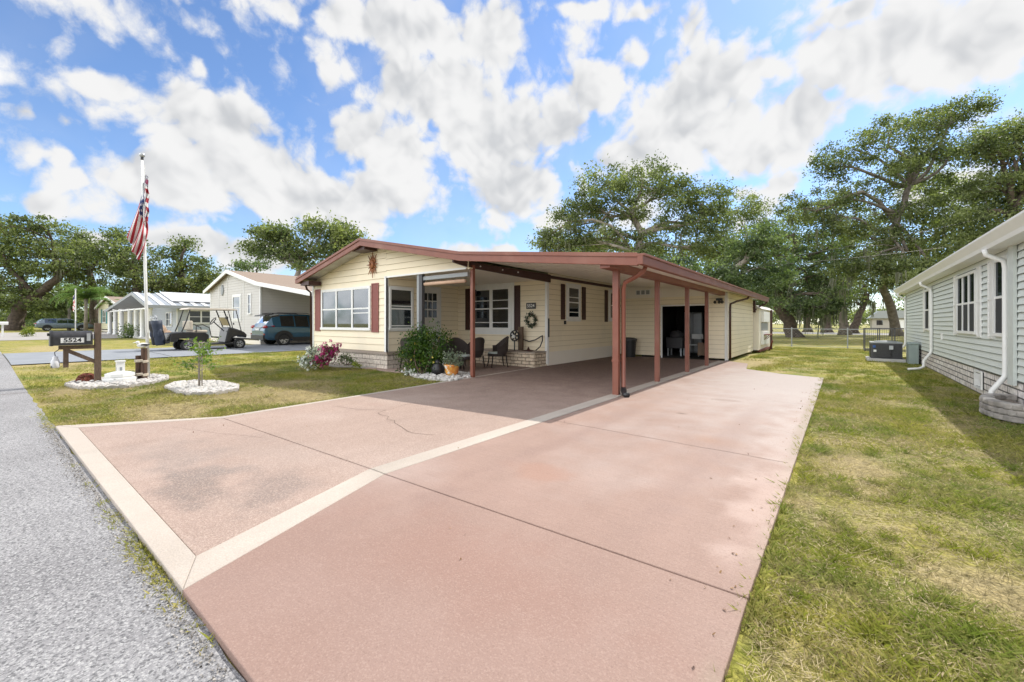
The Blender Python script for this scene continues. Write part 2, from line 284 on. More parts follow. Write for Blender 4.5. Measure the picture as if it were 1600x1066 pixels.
M['barkp'] = mat('pale_bark', (.40, .35, .30), .95, (.20, .17, .145), 3, 1, bump=.8, bscale=7)
M['barkm'] = mat('grey_bark', (.24, .205, .175), .95, (.10, .085, .07), 3, 1, bump=1, bscale=7)
M['tyre'] = mat('tyre_rubber', (.02, .02, .02), .8)
M['rim'] = mat('alloy_rim', (.55, .56, .58), .3, metal=.7)
M['oak'] = leafmat('oak_leaves', (.085, .11, .05), (.35, .39, .18), tr=.5)
M['oakp'] = leafmat('pale_oak_leaves', (.10, .13, .06), (.34, .37, .16), tr=.5)
M['oakd'] = leafmat('dark_oak_leaves', (.065, .10, .05), (.27, .33, .16), tr=.5)
M['moss'] = leafmat('spanish_moss', (.10, .105, .075), (.19, .195, .14), .9, .25)
M['palm'] = leafmat('palm_leaves', (.10, .18, .05), (.26, .36, .12), .45, .35)
M['bush'] = leafmat('bush_leaves', (.03, .075, .015), (.14, .23, .03), .35, .35, 3)
M['young'] = leafmat('young_leaves', (.07, .14, .03), (.22, .32, .06), .45, .4, 3)
M['concrete'] = mat('pale_concrete', (.50, .49, .47), .85, (.40, .39, .38), 2, .8, bump=.2, bscale=60)
M['terra'] = mat('terracotta_glaze', (.62, .17, .04), .25, (.75, .45, .08), 9, 1, col3=(.75, .7, .6), n3=7, thr3=(.56, .6))
M['rust'] = mat('rusty_wire', (.20, .055, .028), .8, (.12, .03, .018), 20, 1, bump=.5)
M['suv'] = mat('blue_green_car_paint', (.04, .12, .19), .22, (.034, .105, .16), 3, .5, metal=.35, coat=1)
M['wagon'] = mat('grey_blue_car_paint', (.20, .26, .33), .25, metal=.4, coat=1)
M['tail'] = mat('tail_lamp_red', (.35, .01, .015), .15, coat=1)
M['bluepaint'] = mat('pale_blue_siding', (.52, .55, .57), .6)
M['metalroof'] = mat('metal_roof', (.42, .45, .48), .45, (.32, .35, .38), 2, .8, metal=.3)
M['shingle'] = mat('tan_shingles', (.30, .23, .18), .95, (.21, .16, .125), 18, .9, bump=.5, bscale=30)
M['teal'] = mat('teal_shutter', (.05, .25, .27), .5)
# ------------------------------------------------------------------ lawn shader (shared by soil sheet and blades)
DRY = [(-8.6, 3.6, 1.5, 1.3), (-8.6, 1.9, 1.2, .6), (-9.8, 4.6, 1.0, .8), (.75, 3.3, .38, .3), (1.35, 2.6, .5, .22), (-12.3, 1.2, 1.2, .35), (.1, 5.3, .4, .5), (-2.5, 17, .9, 2.2), (1.0, 1.3, .6, .3), (-22, 1.6, 6, 1.2), (-30, 2.5, 5, 1.5)]
def lawnmat(name, blades):
    m = bpy.data.materials.new(name); m.use_nodes = True; t = m.node_tree; n = t.nodes; l = t.links; b = n['Principled BSDF']; b.inputs['Roughness'].default_value = .8; b.inputs['Specular IOR Level'].default_value = .2
    g = n.new('ShaderNodeNewGeometry'); fl = n.new('ShaderNodeVectorMath'); fl.operation = 'MULTIPLY'; fl.inputs[1].default_value = (1, 1, 0); l.new(g.outputs['Position'], fl.inputs[0]); vec = fl.outputs[0]
    def nz(sc, det, lo, hi, rough=.55):
        q = n.new('ShaderNodeTexNoise'); q.inputs['Scale'].default_value = sc; q.inputs['Detail'].default_value = det; q.inputs['Roughness'].default_value = rough; l.new(vec, q.inputs['Vector'])
        r = n.new('ShaderNodeMapRange'); l.new(q.outputs['Fac'], r.inputs['Value']); r.inputs['From Min'].default_value = lo; r.inputs['From Max'].default_value = hi; return r.outputs[0]
    def mix(a, b_, f, bl='MIX'):
        x = n.new('ShaderNodeMix'); x.data_type = 'RGBA'; x.blend_type = bl
        for k, q in (('A', a), ('B', b_)):
            if isinstance(q, tuple): x.inputs[k].default_value = (*q, 1)
            else: l.new(q, x.inputs[k])
        if isinstance(f, float): x.inputs['Factor'].default_value = f
        else: l.new(f, x.inputs['Factor'])
        return x.outputs['Result']
    def ma(op, a, b_=None, cl=False):
        q = n.new('ShaderNodeMath'); q.operation = op; q.use_clamp = cl
        for i, z in enumerate((a, b_)):
            if z is None: continue
            if isinstance(z, (int, float)): q.inputs[i].default_value = z
            else: l.new(z, q.inputs[i])
        return q.outputs[0]
    dry = None
    for cx, cy, rx, ry in DRY:
        s1 = n.new('ShaderNodeVectorMath'); s1.operation = 'SUBTRACT'; l.new(vec, s1.inputs[0]); s1.inputs[1].default_value = (cx, cy, 0)
        s2 = n.new('ShaderNodeVectorMath'); s2.operation = 'MULTIPLY'; l.new(s1.outputs[0], s2.inputs[0]); s2.inputs[1].default_value = (1 / rx, 1 / ry, 0)
        s3 = n.new('ShaderNodeVectorMath'); s3.operation = 'LENGTH'; l.new(s2.outputs[0], s3.inputs[0]); q = ma('SUBTRACT', 1.0, s3.outputs['Value'])
        dry = q if dry is None else ma('MAXIMUM', dry, q)
    dm = n.new('ShaderNodeMapRange'); l.new(ma('ADD', dry, ma('MULTIPLY', nz(3.2, 6, 0, 1), 1.3)), dm.inputs['Value']); dm.inputs['From Min'].default_value = .55; dm.inputs['From Max'].default_value = 1.05
    G = (.09, .21, .012) if blades else (.11, .155, .018); Y = (.38, .37, .035) if blades else (.31, .27, .05); ST = (.56, .45, .22) if blades else (.46, .34, .20)
    c = mix(G, Y, nz(.75, 5, .36, .56)); c = mix(c, ST, ma('MULTIPLY', nz(1.7, 6, .47, .66), .85)); c = mix(c, ST, ma('MULTIPLY', dm.outputs[0], .8)); c = mix(c, mix((.06, .11, .012), (.5, .45, .12), nz(9, 7, .35, .65)), .3)
    c = mix(c, mix((.55, .55, .55), (1.3, 1.3, 1.3), nz(22 if blades else 45, 6, .3, .7)), 1.0, 'MULTIPLY')
    if blades:
        a_ = n.new('ShaderNodeAttribute'); a_.attribute_name = 'tint'
        c = mix(c, mix((.12, .20, .03), (.62, .52, .24), a_.outputs['Fac']), .38)
        l.new(c, b.inputs['Base Color']); tl = n.new('ShaderNodeBsdfTranslucent'); l.new(c, tl.inputs[0]); ms = n.new('ShaderNodeMixShader'); ms.inputs[0].default_value = .4
        l.new(b.outputs[0], ms.inputs[1]); l.new(tl.outputs[0], ms.inputs[2]); l.new(ms.outputs[0], n['Material Output'].inputs[0])
    else:
        l.new(c, b.inputs['Base Color']); q = n.new('ShaderNodeTexNoise'); q.inputs['Scale'].default_value = 30; q.inputs['Detail'].default_value = 6; l.new(vec, q.inputs['Vector'])
        bp = n.new('ShaderNodeBump'); bp.inputs['Strength'].default_value = .9; bp.inputs['Distance'].default_value = .04; l.new(q.outputs['Fac'], bp.inputs['Height']); l.new(bp.outputs[0], b.inputs['Normal'])
    return m
M['lawn'] = lawnmat('lawn_soil', False); M['blade'] = lawnmat('grass_blades', True)
xs = sorted(set(GX + [-60, -35, -27, 0, 20, 100])); ys = [-300, -20, .6, 20, 60, 140, 700]
b = MB(); b.add([(x, y, gz(x) - .012) for x in xs for y in ys], [(i * len(ys) + j, (i + 1) * len(ys) + j, (i + 1) * len(ys) + j + 1, i * len(ys) + j + 1) for i in range(len(xs) - 1) for j in range(len(ys) - 1)])
struct(b.build('lawn', M['lawn'], base=(0, 0, 0)))
def strip(name, m, edges, dz=.0, n=1, build=True):
    # edges: polygon in x,y split along x breakpoints is not needed for small sheets
    b = MB(); b.add([(x, y, gz(x) + dz) for x, y in edges], [tuple(range(len(edges)))]); return struct(b.build(name, m, base=(0, 0, 0)))
# street
M['asphalt'] = mat('weathered_asphalt', (.335, .33, .335), .95, (.22, .215, .22), .7, 1.0, bump=.6, bscale=110, col3=(.13, .13, .135), n3=42, thr3=(.55, .68), detail=7, spec=.1)
def speck(m, sc, lo, hi, col, amt, big=0):
    t = m.node_tree; n = t.nodes; l = t.links; b = n['Principled BSDF']; src = b.inputs['Base Color'].links[0].from_socket
    g = n.new('ShaderNodeNewGeometry'); v = n.new('ShaderNodeTexVoronoi'); v.inputs['Scale'].default_value = sc; l.new(g.outputs['Position'], v.inputs['Vector'])
    c = n.new('ShaderNodeSeparateColor'); l.new(v.outputs['Color'], c.inputs[0]); r = n.new('ShaderNodeMapRange'); l.new(c.outputs[0], r.inputs['Value']); r.inputs['From Min'].default_value = lo; r.inputs['From Max'].default_value = hi; r.inputs['To Max'].default_value = amt
    x = n.new('ShaderNodeMix'); x.data_type = 'RGBA'; l.new(src, x.inputs['A']); x.inputs['B'].default_value = (*col, 1); l.new(r.outputs[0], x.inputs['Factor']); l.new(x.outputs['Result'], b.inputs['Base Color'])
speck(M['asphalt'], 120, .55, .95, (.50, .495, .49), .65); speck(M['asphalt'], 105, .72, .92, (.10, .10, .105), .7)
xs2 = [x for x in xs if x <= 20]
rnd = random.Random(3)
b = MB(); ex = [-300, -80, -45, -30, -24, -21, -17, -14] + [(-13 + i * .25) for i in range(60)] + [8, 40]
ey = [.655 + (rnd.uniform(-.022, .018) if -13 < x < 3 else 0) for x in ex]
b.add([(x, y, gz(x) + .0) for x, y in zip(ex, ey)] + [(x, -9, gz(x) + .0) for x in ex], [(i, i + 1, i + 1 + len(ex), i + len(ex)) for i in range(len(ex) - 1)])
struct(b.build('street', M['asphalt'], base=(0, 0, 0)))
# driveway slabs, real slabs 3 cm proud
def concretemat(name, c1, c2, c3, speck, broom=0, stains_and_shade=()):
    m = mat(name, c1, .7, c2, 1.1, .8, bump=.25, bscale=120, col3=c3, n3=.7, thr3=(.5, .72)); t = m.node_tree; n = t.nodes; l = t.links; b = n['Principled BSDF']
    src = b.inputs['Base Color'].links[0].from_socket; b.inputs['Specular IOR Level'].default_value = .18
    g = n.new('ShaderNodeNewGeometry')
    def nz(sc, lo, hi, sx=(1, 1, 1), det=3):
        mp = n.new('ShaderNodeMapping'); mp.inputs['Scale'].default_value = sx; l.new(g.outputs['Position'], mp.inputs[0])
        q = n.new('ShaderNodeTexNoise'); q.inputs['Scale'].default_value = sc; q.inputs['Detail'].default_value = det; l.new(mp.outputs[0], q.inputs['Vector'])
        r = n.new('ShaderNodeMapRange'); l.new(q.outputs['Fac'], r.inputs['Value']); r.inputs['From Min'].default_value = .3; r.inputs['From Max'].default_value = .7; r.inputs['To Min'].default_value = lo; r.inputs['To Max'].default_value = hi; return r.outputs[0]
    def mul(src, f):
        x = n.new('ShaderNodeMix'); x.data_type = 'RGBA'; x.blend_type = 'MULTIPLY'; x.inputs['Factor'].default_value = 1; l.new(src, x.inputs['A']); l.new(f, x.inputs['B']); return x.outputs['Result']
    src = mul(src, nz(speck[0], speck[1], speck[2]))
    if broom: src = mul(src, nz(30, .93, 1.06, (.12, 3.2, 1)))
    src = mul(src, nz(5, .95, 1.04, (1, .25, 1), 8))
    src = mul(src, nz(.55, .93, 1.05, (1, .5, 1), 8)); src = mul(src, nz(260, .90, 1.08, (1, 1, 1), 2))
    for st_ in stains_and_shade:
        cx, cy, rx, ry, col, amt = st_[:6]; na = st_[6] if len(st_) > 6 else .42
        s1 = n.new('ShaderNodeVectorMath'); s1.operation = 'SUBTRACT'; l.new(g.outputs['Position'], s1.inputs[0]); s1.inputs[1].default_value = (cx, cy, 0)
        s2 = n.new('ShaderNodeVectorMath'); s2.operation = 'MULTIPLY'; l.new(s1.outputs[0], s2.inputs[0]); s2.inputs[1].default_value = (1 / rx, 1 / ry, 0)
        s3 = n.new('ShaderNodeVectorMath'); s3.operation = 'LENGTH'; l.new(s2.outputs[0], s3.inputs[0])
        a = n.new('ShaderNodeMath'); a.operation = 'ADD'; l.new(s3.outputs['Value'], a.inputs[0]); l.new(nz(2.6, -na, na, det=9), a.inputs[1])
        r = n.new('ShaderNodeMapRange'); r.interpolation_type = 'SMOOTHSTEP'; l.new(a.outputs[0], r.inputs['Value']); r.inputs['From Min'].default_value = 1; r.inputs['From Max'].default_value = .15; r.inputs['To Min'].default_value = 0; r.inputs['To Max'].default_value = amt
        x = n.new('ShaderNodeMix'); x.data_type = 'RGBA'; l.new(src, x.inputs['A']); x.inputs['B'].default_value = (*col, 1); l.new(r.outputs[0], x.inputs['Factor']); src = x.outputs['Result']
    l.new(src, b.inputs['Base Color']); return m
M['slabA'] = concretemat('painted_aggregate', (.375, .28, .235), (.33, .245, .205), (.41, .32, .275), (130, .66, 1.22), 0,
    [(-4.45, 1.18, 1.1, .36, (.17, .14, .125), .75), (-3.75, 1.5, .8, .42, (.19, .155, .14), .6), (-5.3, 1.3, 1.3, .5, (.24, .20, .18), .5), (-4.9, 1.9, 1.0, .5, (.28, .22, .19), .4), (-5.4, 12.2, 7.0, 9.2, (.11, .068, .06), .9, .10), (-6.2, 4.1, .35, .25, (.3, .2, .17), .35)])  # broad dark ellipse paints carport shade into the floor; smaller ones are dirt
M['slabB'] = concretemat('stained_concrete', (.335, .235, .195), (.29, .197, .16), (.375, .29, .255), (130, .93, 1.05), 1,
    [(-1.15, 5.3, .38, .3, (.30, .17, .11), .6), (-1.7, 1.7, 1.2, .5, (.30, .165, .125), .6), (-.45, 6.0, .45, 3.2, (.50, .42, .38), .4, .3), (-.8, 12.0, 3.2, 9.0, (.43, .39, .37), .8, .12), (-1.8, .9, 3.2, 2.6, (.265, .175, .145), .75, .10), (-2.55, 4.5, .22, 4.5, (.25, .17, .145), .4), (-1.05, 5.0, .2, 4.2, (.26, .18, .155), .35), (-1.9, 6.6, .14, .1, (.15, .10, .08), .7), (-.38, 7, .10, 6, (.30, .25, .19), .6), (-1.6, 8.2, .3, .16, (.2, .14, .11), .4), (-.45, 3.8, .3, 1.4, (.5, .38, .33), .5), (-2.2, 3.2, .5, .3, (.33, .19, .14), .5)])
M['band'] = concretemat('cream_painted_band', (.51, .45, .39), (.45, .39, .34), (.41, .36, .31), (90, .86, 1.06), 0, [(-4, .72, .6, .12, (.45, .38, .33), .5), (-7, .75, .5, .1, (.45, .38, .33), .5)])
speck(M['slabB'], 150, .7, .95, (.42, .31, .26), .3); speck(M['slabB'], 140, .8, .97, (.20, .13, .105), .3)
speck(M['slabA'], 110, .55, .95, (.52, .41, .34), .45); speck(M['slabA'], 100, .7, .95, (.24, .165, .13), .4); speck(M['band'], 60, .7, .95, (.42, .36, .30), .4); 
# apron + carport floor: aggregate part
A_ = [(-7.86, .83), (-2.985, .80), (-3.49, 2.28)]
def slab(name, m, poly, z0=-.1, z1=.03, bev=.006):
    b = MB(); b.prism(poly, z0, z1, 'z'); return struct(b.build(name, m, base=(0, 0, 0), bevel=bev))
J = .006
slab('driveway_apron', M['slabA'], [(-7.86, .83), (-2.985, .80), (-3.485, 2.29 - J), (-7.02, 2.20 - J)])
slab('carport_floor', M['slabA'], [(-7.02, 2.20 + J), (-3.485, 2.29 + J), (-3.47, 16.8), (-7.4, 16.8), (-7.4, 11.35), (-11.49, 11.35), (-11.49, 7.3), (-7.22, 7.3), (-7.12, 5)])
slab('driveway', M['slabB'], [(-2.66, .655), (-.345, .655), (-.36, 2.37 - J), (-3.255, 2.29 - J)])
slab('driveway_rear', M['slabB'], [(-3.255, 2.29 + J), (-.36, 2.37 + J), (-.33, 8.6 - J / 2), (-3.22, 8.55 - J / 2)])
slab('driveway_end', M['slabB'], [(-3.22, 8.55 + J / 2), (-.33, 8.6 + J / 2), (-.31, 13.05), (-1.25, 13.4), (-2.2, 14.2), (-2.45, 16.1), (-3.14, 16.75), (-3.23, 16.75)])
slab('driveway_border_front', M['band'], [(-8.22, .655), (-2.66, .655), (-2.985, .80 - .001), (-7.86, .83 - .001)], z1=.032)
slab('driveway_border_middle', M['band'], [(-2.985 + .001, .80), (-2.66 + .001, .655), (-3.256, 2.29 - J), (-3.484, 2.29 - J)], z1=.032)
slab('driveway_border_post', M['band'], [(-3.484, 2.29 + J), (-3.256, 2.29 + J), (-3.231, 16.75), (-3.469, 16.75)], z1=.032)
slab('driveway_border_lawn', M['band'], [(-8.22, .66), (-7.861, .83), (-7.021, 2.20), (-7.121, 5), (-7.221, 7.3), (-7.4, 11.2), (-7.47, 11.2), (-7.32, 7.3), (-7.21, 5), (-7.12, 2.22)], z1=.034)
# hairline cracks and spill
b = MB()
M['crack'] = mat('crack_dirt', (.10, .065, .05), .95)
def crack(pts, w=.006, z=.0335):
    for (p, q) in zip(pts, pts[1:]):
        d = Vector((q[0] - p[0], q[1] - p[1], 0)).normalized() * w / 2; nrm = Vector((-d.y, d.x, 0))
        b.add([(p[0] - nrm.x, p[1] - nrm.y, z), (p[0] + nrm.x, p[1] + nrm.y, z), (q[0] + nrm.x, q[1] + nrm.y, z), (q[0] - nrm.x, q[1] - nrm.y, z)], [(0, 1, 2, 3)])
rnd = random.Random(8)
def wob(a, c, n, j):
    return [(a[0] + (c[0] - a[0]) * i / n + rnd.uniform(-j, j), a[1] + (c[1] - a[1]) * i / n + rnd.uniform(-j, j)) for i in range(n + 1)]
crack(wob((-6.5, 3.6), (-5.6, 3.95), 6, .05) + wob((-5.5, 3.8), (-4.3, 3.35), 8, .05) + wob((-4.25, 3.35), (-3.9, 3.45), 3, .03)); crack(wob((-5.6, 3.95), (-5.75, 4.6), 5, .04), .004)
crack(wob((-3.15, 5.0), (-.4, 4.9), 14, .008), .006); crack(wob((-6.9, 1.6), (-5.4, 2.1), 7, .03), .003); crack(wob((-.35, 6.2), (-1.0, 6.45), 7, .03), .002)
tag(b.build('pavement_crack', M['crack'], base=(0, 0, 0)), None, None, None, 'structure')
b = MB()
crack(wob((-12.5, .2), (-5.2, -.05), 40, .02), .012, .002); crack(wob((-5.2, -.05), (-3.4, -.35), 14, .03), .008, .002); crack(wob((-12.9, .64), (-13.1, -4), 12, .03), .035, .002)
tag(b.build('street_crack', M['crack'], base=(0, 0, 0)), None, None, None, 'structure')
# neighbour drives
M['gdrive'] = mat('blue_grey_drive', (.25, .265, .29), .85, (.20, .215, .235), 1.5, .8, bump=.2, bscale=50)
b = MB()
for x0, x1 in ((-26.0, -24), (-24, -21), (-21, -19.6)):
    for y0, y1 in ((.66, 4.5), (4.53, 9), (9.03, 24)): b.add([(x0, y0, gz(x0) + .02), (x1, y0, gz(x1) + .02), (x1, y1, gz(x1) + .02), (x0, y1, gz(x0) + .02)], [(0, 1, 2, 3)])
struct(b.build('neighbour_driveway', M['gdrive'], base=(0, 0, 0)))
b = MB(); b.add([(x, y, gz(x) + .01) for x in (-66, -58, -45) for y in (.66, 14)] , [(0, 2, 3, 1), (2, 4, 5, 3)]); struct(b.build('far_driveway', mat('old_concrete', (.33, .31, .29), .9), base=(0, 0, 0)))
b = MB(); b.add([(x, y, -.002) for x in (-120, 120) for y in (66, 78)], [(0, 2, 3, 1)]); struct(b.build('far_road', mat('far_pale_road', (.42, .40, .38), .9), base=(0, 0, 0)))
# ------------------------------------------------------------------ siding
def siding(b, u0, u1, z0, z1, top=None, holes=(), h=.125, off=.014, w0=0.0, seg=.5, step=None):
    """horizontal lapped boards in the builder's wall frame (u along, w out, z up)"""
    zb = z0
    while zb < z1 - 1e-4:
        zt = min(zb + h, z1); cuts = {zb, zt}
        for (a, c, e, g) in holes:
            for q in (e, g):
                if zb < q < zt: cuts.add(q)
        cuts = sorted(cuts)
        for s0, s1 in zip(cuts, cuts[1:]):
            iv = [(u0, u1)]; mid = (s0 + s1) / 2
            for (a, c, e, g) in holes:
                if e < mid < g:
                    nv = []
                    for p, q in iv:
                        if c <= p or a >= q: nv.append((p, q)); continue
                        if a > p: nv.append((p, a))
                        if c < q: nv.append((c, q))
                    iv = nv
            wa = w0 + off * (1 - (s0 - zb) / h); wb = w0 + off * (1 - (s1 - zb) / h)
            for p, q in iv:
                k = 1 if top is None else max(1, int((q - p) / .1))
                for i in range(k):
                    a = p + (q - p) * i / k; c = p + (q - p) * (i + 1) / k
                    ta = min(s1, top(a)) if top else s1; tcq = min(s1, top(c)) if top else s1
                    if ta <= s0 and tcq <= s0: continue
                    ta = max(ta, s0); tcq = max(tcq, s0)
                    b.add([(a, wa, s0), (c, wa, s0), (c, wb, tcq), (a, wb, ta)], [(0, 1, 2, 3)])
                    if s0 == zb:  # lip and thin strip coloured dark to draw the lap shadow
                        b.cur = 1; b.add([(a, w0 - .004, s0 + .001), (c, w0 - .004, s0 + .001), (c, wa, s0), (a, wa, s0)], [(0, 1, 2, 3)])
                        g_ = .008; wg = w0 + off * (1 - g_ / h) - .0 + .0008; b.add([(a, wa + .0008, s0), (c, wa + .0008, s0), (c, wg, s0 + g_), (a, wg, s0 + g_)], [(0, 1, 2, 3)]); b.cur = 0
        zb = zt
    return b
def window(parent, fr, u0, u1, z0, z1, cols, m_frame, curtain=None, fw=.055, name='window', rail=True, extra=(), out=.05, trim=.0, ratio=.5, blind=False, screen=False):
    """cols: list of inner widths fractions; returns the frame object with pane sub-parts"""
    b = MB(fr)
    if trim: 
        t = trim
        b.box(u0 - t, u1 + t, .012, .03, z1, z1 + t); b.box(u0 - t, u1 + t, .012, .03, z0 - t, z0); b.box(u0 - t, u0, .012, .03, z0, z1); b.box(u1, u1 + t, .012, .03, z0, z1)
    b.box(u0, u1, .005, out, z1 - fw, z1); b.box(u0 - .02, u1 + .02, .005, out + .02, z0 - .0, z0 + fw)
    b.box(u0, u0 + fw, .005, out, z0 + fw, z1 - fw); b.box(u1 - fw, u1, .005, out, z0 + fw, z1 - fw)
    n = cols; W_ = (u1 - u0 - fw) / n
    for i in range(1, n): c = u0 + fw / 2 + W_ * i; b.box(c - fw / 2, c + fw / 2, .005, out - .003, z0 + fw, z1 - fw)
    zm = z0 + (z1 - z0) * ratio
    if rail:
        for i in range(n):
            a = u0 + fw / 2 + W_ * i + fw / 2; c = a + W_ - fw; b.box(a, c, .01, out - .012, zm - .022, zm + .022)
    for (i, z) in extra:
        a = u0 + fw / 2 + W_ * i + fw / 2; c = a + W_ - fw; b.box(a, c, .012, out - .015, z - .014, z + .014)
    f = b.build(name, m_frame, parent)
    p = MB(fr); p.box(u0 + .02, u1 - .02, .02, .026, z0 + .02, z1 - .02); p.build('pane', M['glasslow'] if screen else M['glass'], f)
    if screen:
        q = MB(fr); q.box(u0 + .03, u1 - .03, .028, .030, z0 + .03, zm); q.build('insect_screen', M['screen'], f)
    k = MB(fr); k.cur = 0; k.add([(u0 + .01, .006, z0 + .01), (u1 - .01, .006, z0 + .01), (u1 - .01, .006, z1 - .01), (u0 + .01, .006, z1 - .01)], [(0, 1, 2, 3)]); k.build('backing', M['room'], f)
    if curtain:
        q = MB(fr); rr = random.Random(int(u0 * 100))
        for i in range(n):
            a = u0 + fw / 2 + W_ * i + fw / 2; c = a + W_ - fw
            if blind:
                z = z1 - fw - .02
                while z > z0 + (z1 - z0) * .45: q.box(a, c, .010, .013, z - .028, z); z -= .04
            else:
                for s0_, s1_ in ((a, a + (c - a) * .26), (c - (c - a) * .26, c)):
                    x = s0_
                    while x < s1_: q.box(x, x + .03, .009, .012 + rr.uniform(0, .004), z0 + .05, z1 - .05); x += .045
        q.build('curtain', curtain, f)
    return f
def shutter(parent, fr, u0, u1, z0, z1, m, slats=True):
    b = MB(fr); b.box(u0, u1, .014, .026, z0, z1); e = .035
    for a, c, d, g in ((u0, u0 + e, z0, z1), (u1 - e, u1, z0, z1), (u0 + e, u1 - e, z0, z0 + e), (u0 + e, u1 - e, z1 - e, z1), (u0 + e, u1 - e, (z0 + z1) / 2 - e / 2, (z0 + z1) / 2 + e / 2)): b.box(a, c, .026, .042, d, g)
    z = z0 + e + .01
    while slats and z < z1 - e - .03: b.box(u0 + e, u1 - e, .026, .034, z, z + .022); z += .038
    return b.build('shutter', m, parent)
# ------------------------------------------------------------------ the cream and brown home
home = thing('mobile_home', 'pale yellow single storey home with red brown roof edges and an open carport', 'house', (-9, 7.5, 0))
PROF = [(-15.1, 2.96), (-11.15, 3.86), (-7.0, 3.03), (-2.72, 2.56)]
def rz_(x): return float(np.interp(x, [p[0] for p in PROF], [p[1] for p in PROF]))
YF, YBK = 7.0, 22.9
b = MB(); up = PROF; lo = [(x, z - .07) for x, z in PROF]
b.prism(up + lo[::-1], YF + .03, YBK); roof = b.build('roof', M['whiteroof'], home)
# fascia: front rake + right gutter
b = MB(); b.prism([(x, z + .025) for x, z in PROF] + [(x, z - .175) for x, z in PROF][::-1], YF - .03, YF + .03)
b.prism([(x, z + .045) for x, z in PROF] + [(x, z - .03) for x, z in PROF][::-1], YF - .055, YF - .03)
b.box(-2.72, -2.62, YF - .055, YBK, 2.40, 2.56); b.box(-2.73, -2.59, YF - .057, YBK + .01, 2.545, 2.585)
b.build('fascia', M['red'], home, bevel=.006)
b = MB(); b.box(-15.2, -15.1, YF - .03, YBK, 2.80, 2.96); b.build('gutter', M['red'], home)
# underside of the carport: ribbed pans
b = MB()
x = -7.3
while x < -2.75:
    x2 = min(x + .3, -2.74); b.add([(x, YF + .05, rz_(x) - .085), (x2 - .02, YF + .05, rz_(x2) - .085), (x2 - .02, 16.75, rz_(x2) - .085), (x, 16.75, rz_(x) - .085)], [(0, 1, 2, 3)])
    b.add([(x2 - .02, YF + .05, rz_(x2) - .085), (x2 - .02, YF + .05, rz_(x2) - .072), (x2 - .02, 16.75, rz_(x2) - .072), (x2 - .02, 16.75, rz_(x2) - .085)], [(0, 1, 2, 3)]); x = x2
b.build('carport_ceiling', M['ceil'], home)
b = MB(); b.box(-3.46, -3.26, YF + .04, 16.7, 2.40, 2.53); b.build('carport_beam', M['red'], home, bevel=.004)
# posts
def post(x, y, s=.10, s2=.10, ztop=2.42):
    p = MB(); p.box(x - s / 2, x + s / 2, y - s2 / 2, y + s2 / 2, .03, ztop); return p.build('post', M['red'], home, bevel=.004)
post(-3.37, 7.56, .12, .10); 
for y in (9.85, 12.3, 14.5): post(-3.37, y)
post(-7.29, 7.72, .09, .09, 2.86)
b = MB(); b.tube([(-2.75, 7.42, 2.42), (-2.78, 7.42, 2.34), (-2.95, 7.5, 2.26), (-3.2, 7.58, 2.17), (-3.25, 7.62, 2.05), (-3.25, 7.62, .16), (-3.22, 7.6, .12)], .042, 8); b.build('downspout', M['red'], home, smooth=True)
b = MB(); b.tube([(-3.25, 7.62, .15), (-3.22, 7.56, .10), (-3.15, 7.46, .07), (-3.08, 7.38, .07)], [.05, .055, .05, .055], 10); b.build('downspout_boot', M['black'], home, smooth=True)
b = MB(); b.box(-3.44, -3.30, 7.50, 7.63, .66, .70); b.build('post_bracket', M['red'], home)
# front gable wall
S0 = .54
fr = frY(7.55)
b = MB(fr); topg = lambda x: rz_(x) - .07
siding(b, -15.03, -10.65, S0, 4.0, topg, h=.20); siding(b, -10.65, -7.25, 2.79, 4.0, topg, h=.17); b.box(-10.65, -7.25, -.16, -.006, 2.755, 2.79); b.build('front_wall', [M['yellow'], M['lapshade_yellow']], home)
b = MB(fr); b.box(-15.07, -14.97, -.02, .03, S0, 2.86); b.build('corner_trim', M['white'], home); b = MB(fr); b.box(-10.72, -10.62, -.02, .03, S0, 2.80); b.build('corner_trim', M['white'], home); b = MB(fr); b.box(-10.65, -7.33, .0, .03, 2.745, 2.795); b.build('beam_trim', M['white'], home)
b = MB(frXp(-10.65)); siding(b, 7.55, 8.9, S0, 2.79, h=.20); b.build('bay_side_wall', [M['yellow'], M['lapshade_yellow']], home)
b = MB(frXp(-10.65)); b.box(7.52, 7.60, .016, .03, S0, 2.79); b.build('corner_trim', M['white'], home); b = MB(frXp(-10.65)); b.box(8.83, 8.93, .0, .03, S0, 2.79); b.build('corner_trim', M['white'], home)
b = MB(); b.box(-11.49, -10.66, 8.86, 8.9, S0, 2.79); b.build('bay_return_wall', M['yellow'], home)
b = MB(frXp(-11.49)); siding(b, 8.9, 11.35, .3, 2.79, holes=[(9.47, 10.45, 0, 2.68)], h=.17); b.build('door_wall', [M['yellow'], M['lapshade_yellow']], home)
b = MB(frY(11.35)); siding(b, -11.49, -7.4, .1, 2.82, h=.17); b.build('porch_wall', [M['yellow'], M['lapshade_yellow']], home)
b = MB(); b.box(-11.49, -7.3, 7.7, 11.36, 2.79, 2.82); b.build('porch_ceiling', M['ceil'], home)
b = MB(frXp(-7.4)); siding(b, 11.35, 16.8, .46, 3.045, h=.17); b.build('side_wall', [M['yellow'], M['lapshade_yellow']], home)
b = MB(frXp(-7.4)); b.box(11.35, 16.8, -.03, .008, 0, .45); b.box(11.35, 16.8, .0, .02, .44, .47); b.build('skirting', M['ceil'], home)
b = MB(); b.box(-7.46, -7.37, 11.27, 11.37, .08, 2.85); b.build('corner_trim', M['white'], home)
b = MB(); b.box(-7.365, -7.345, 11.30, 11.36, .95, 1.55); b.build('thermometer', M['dkgrey'], home)
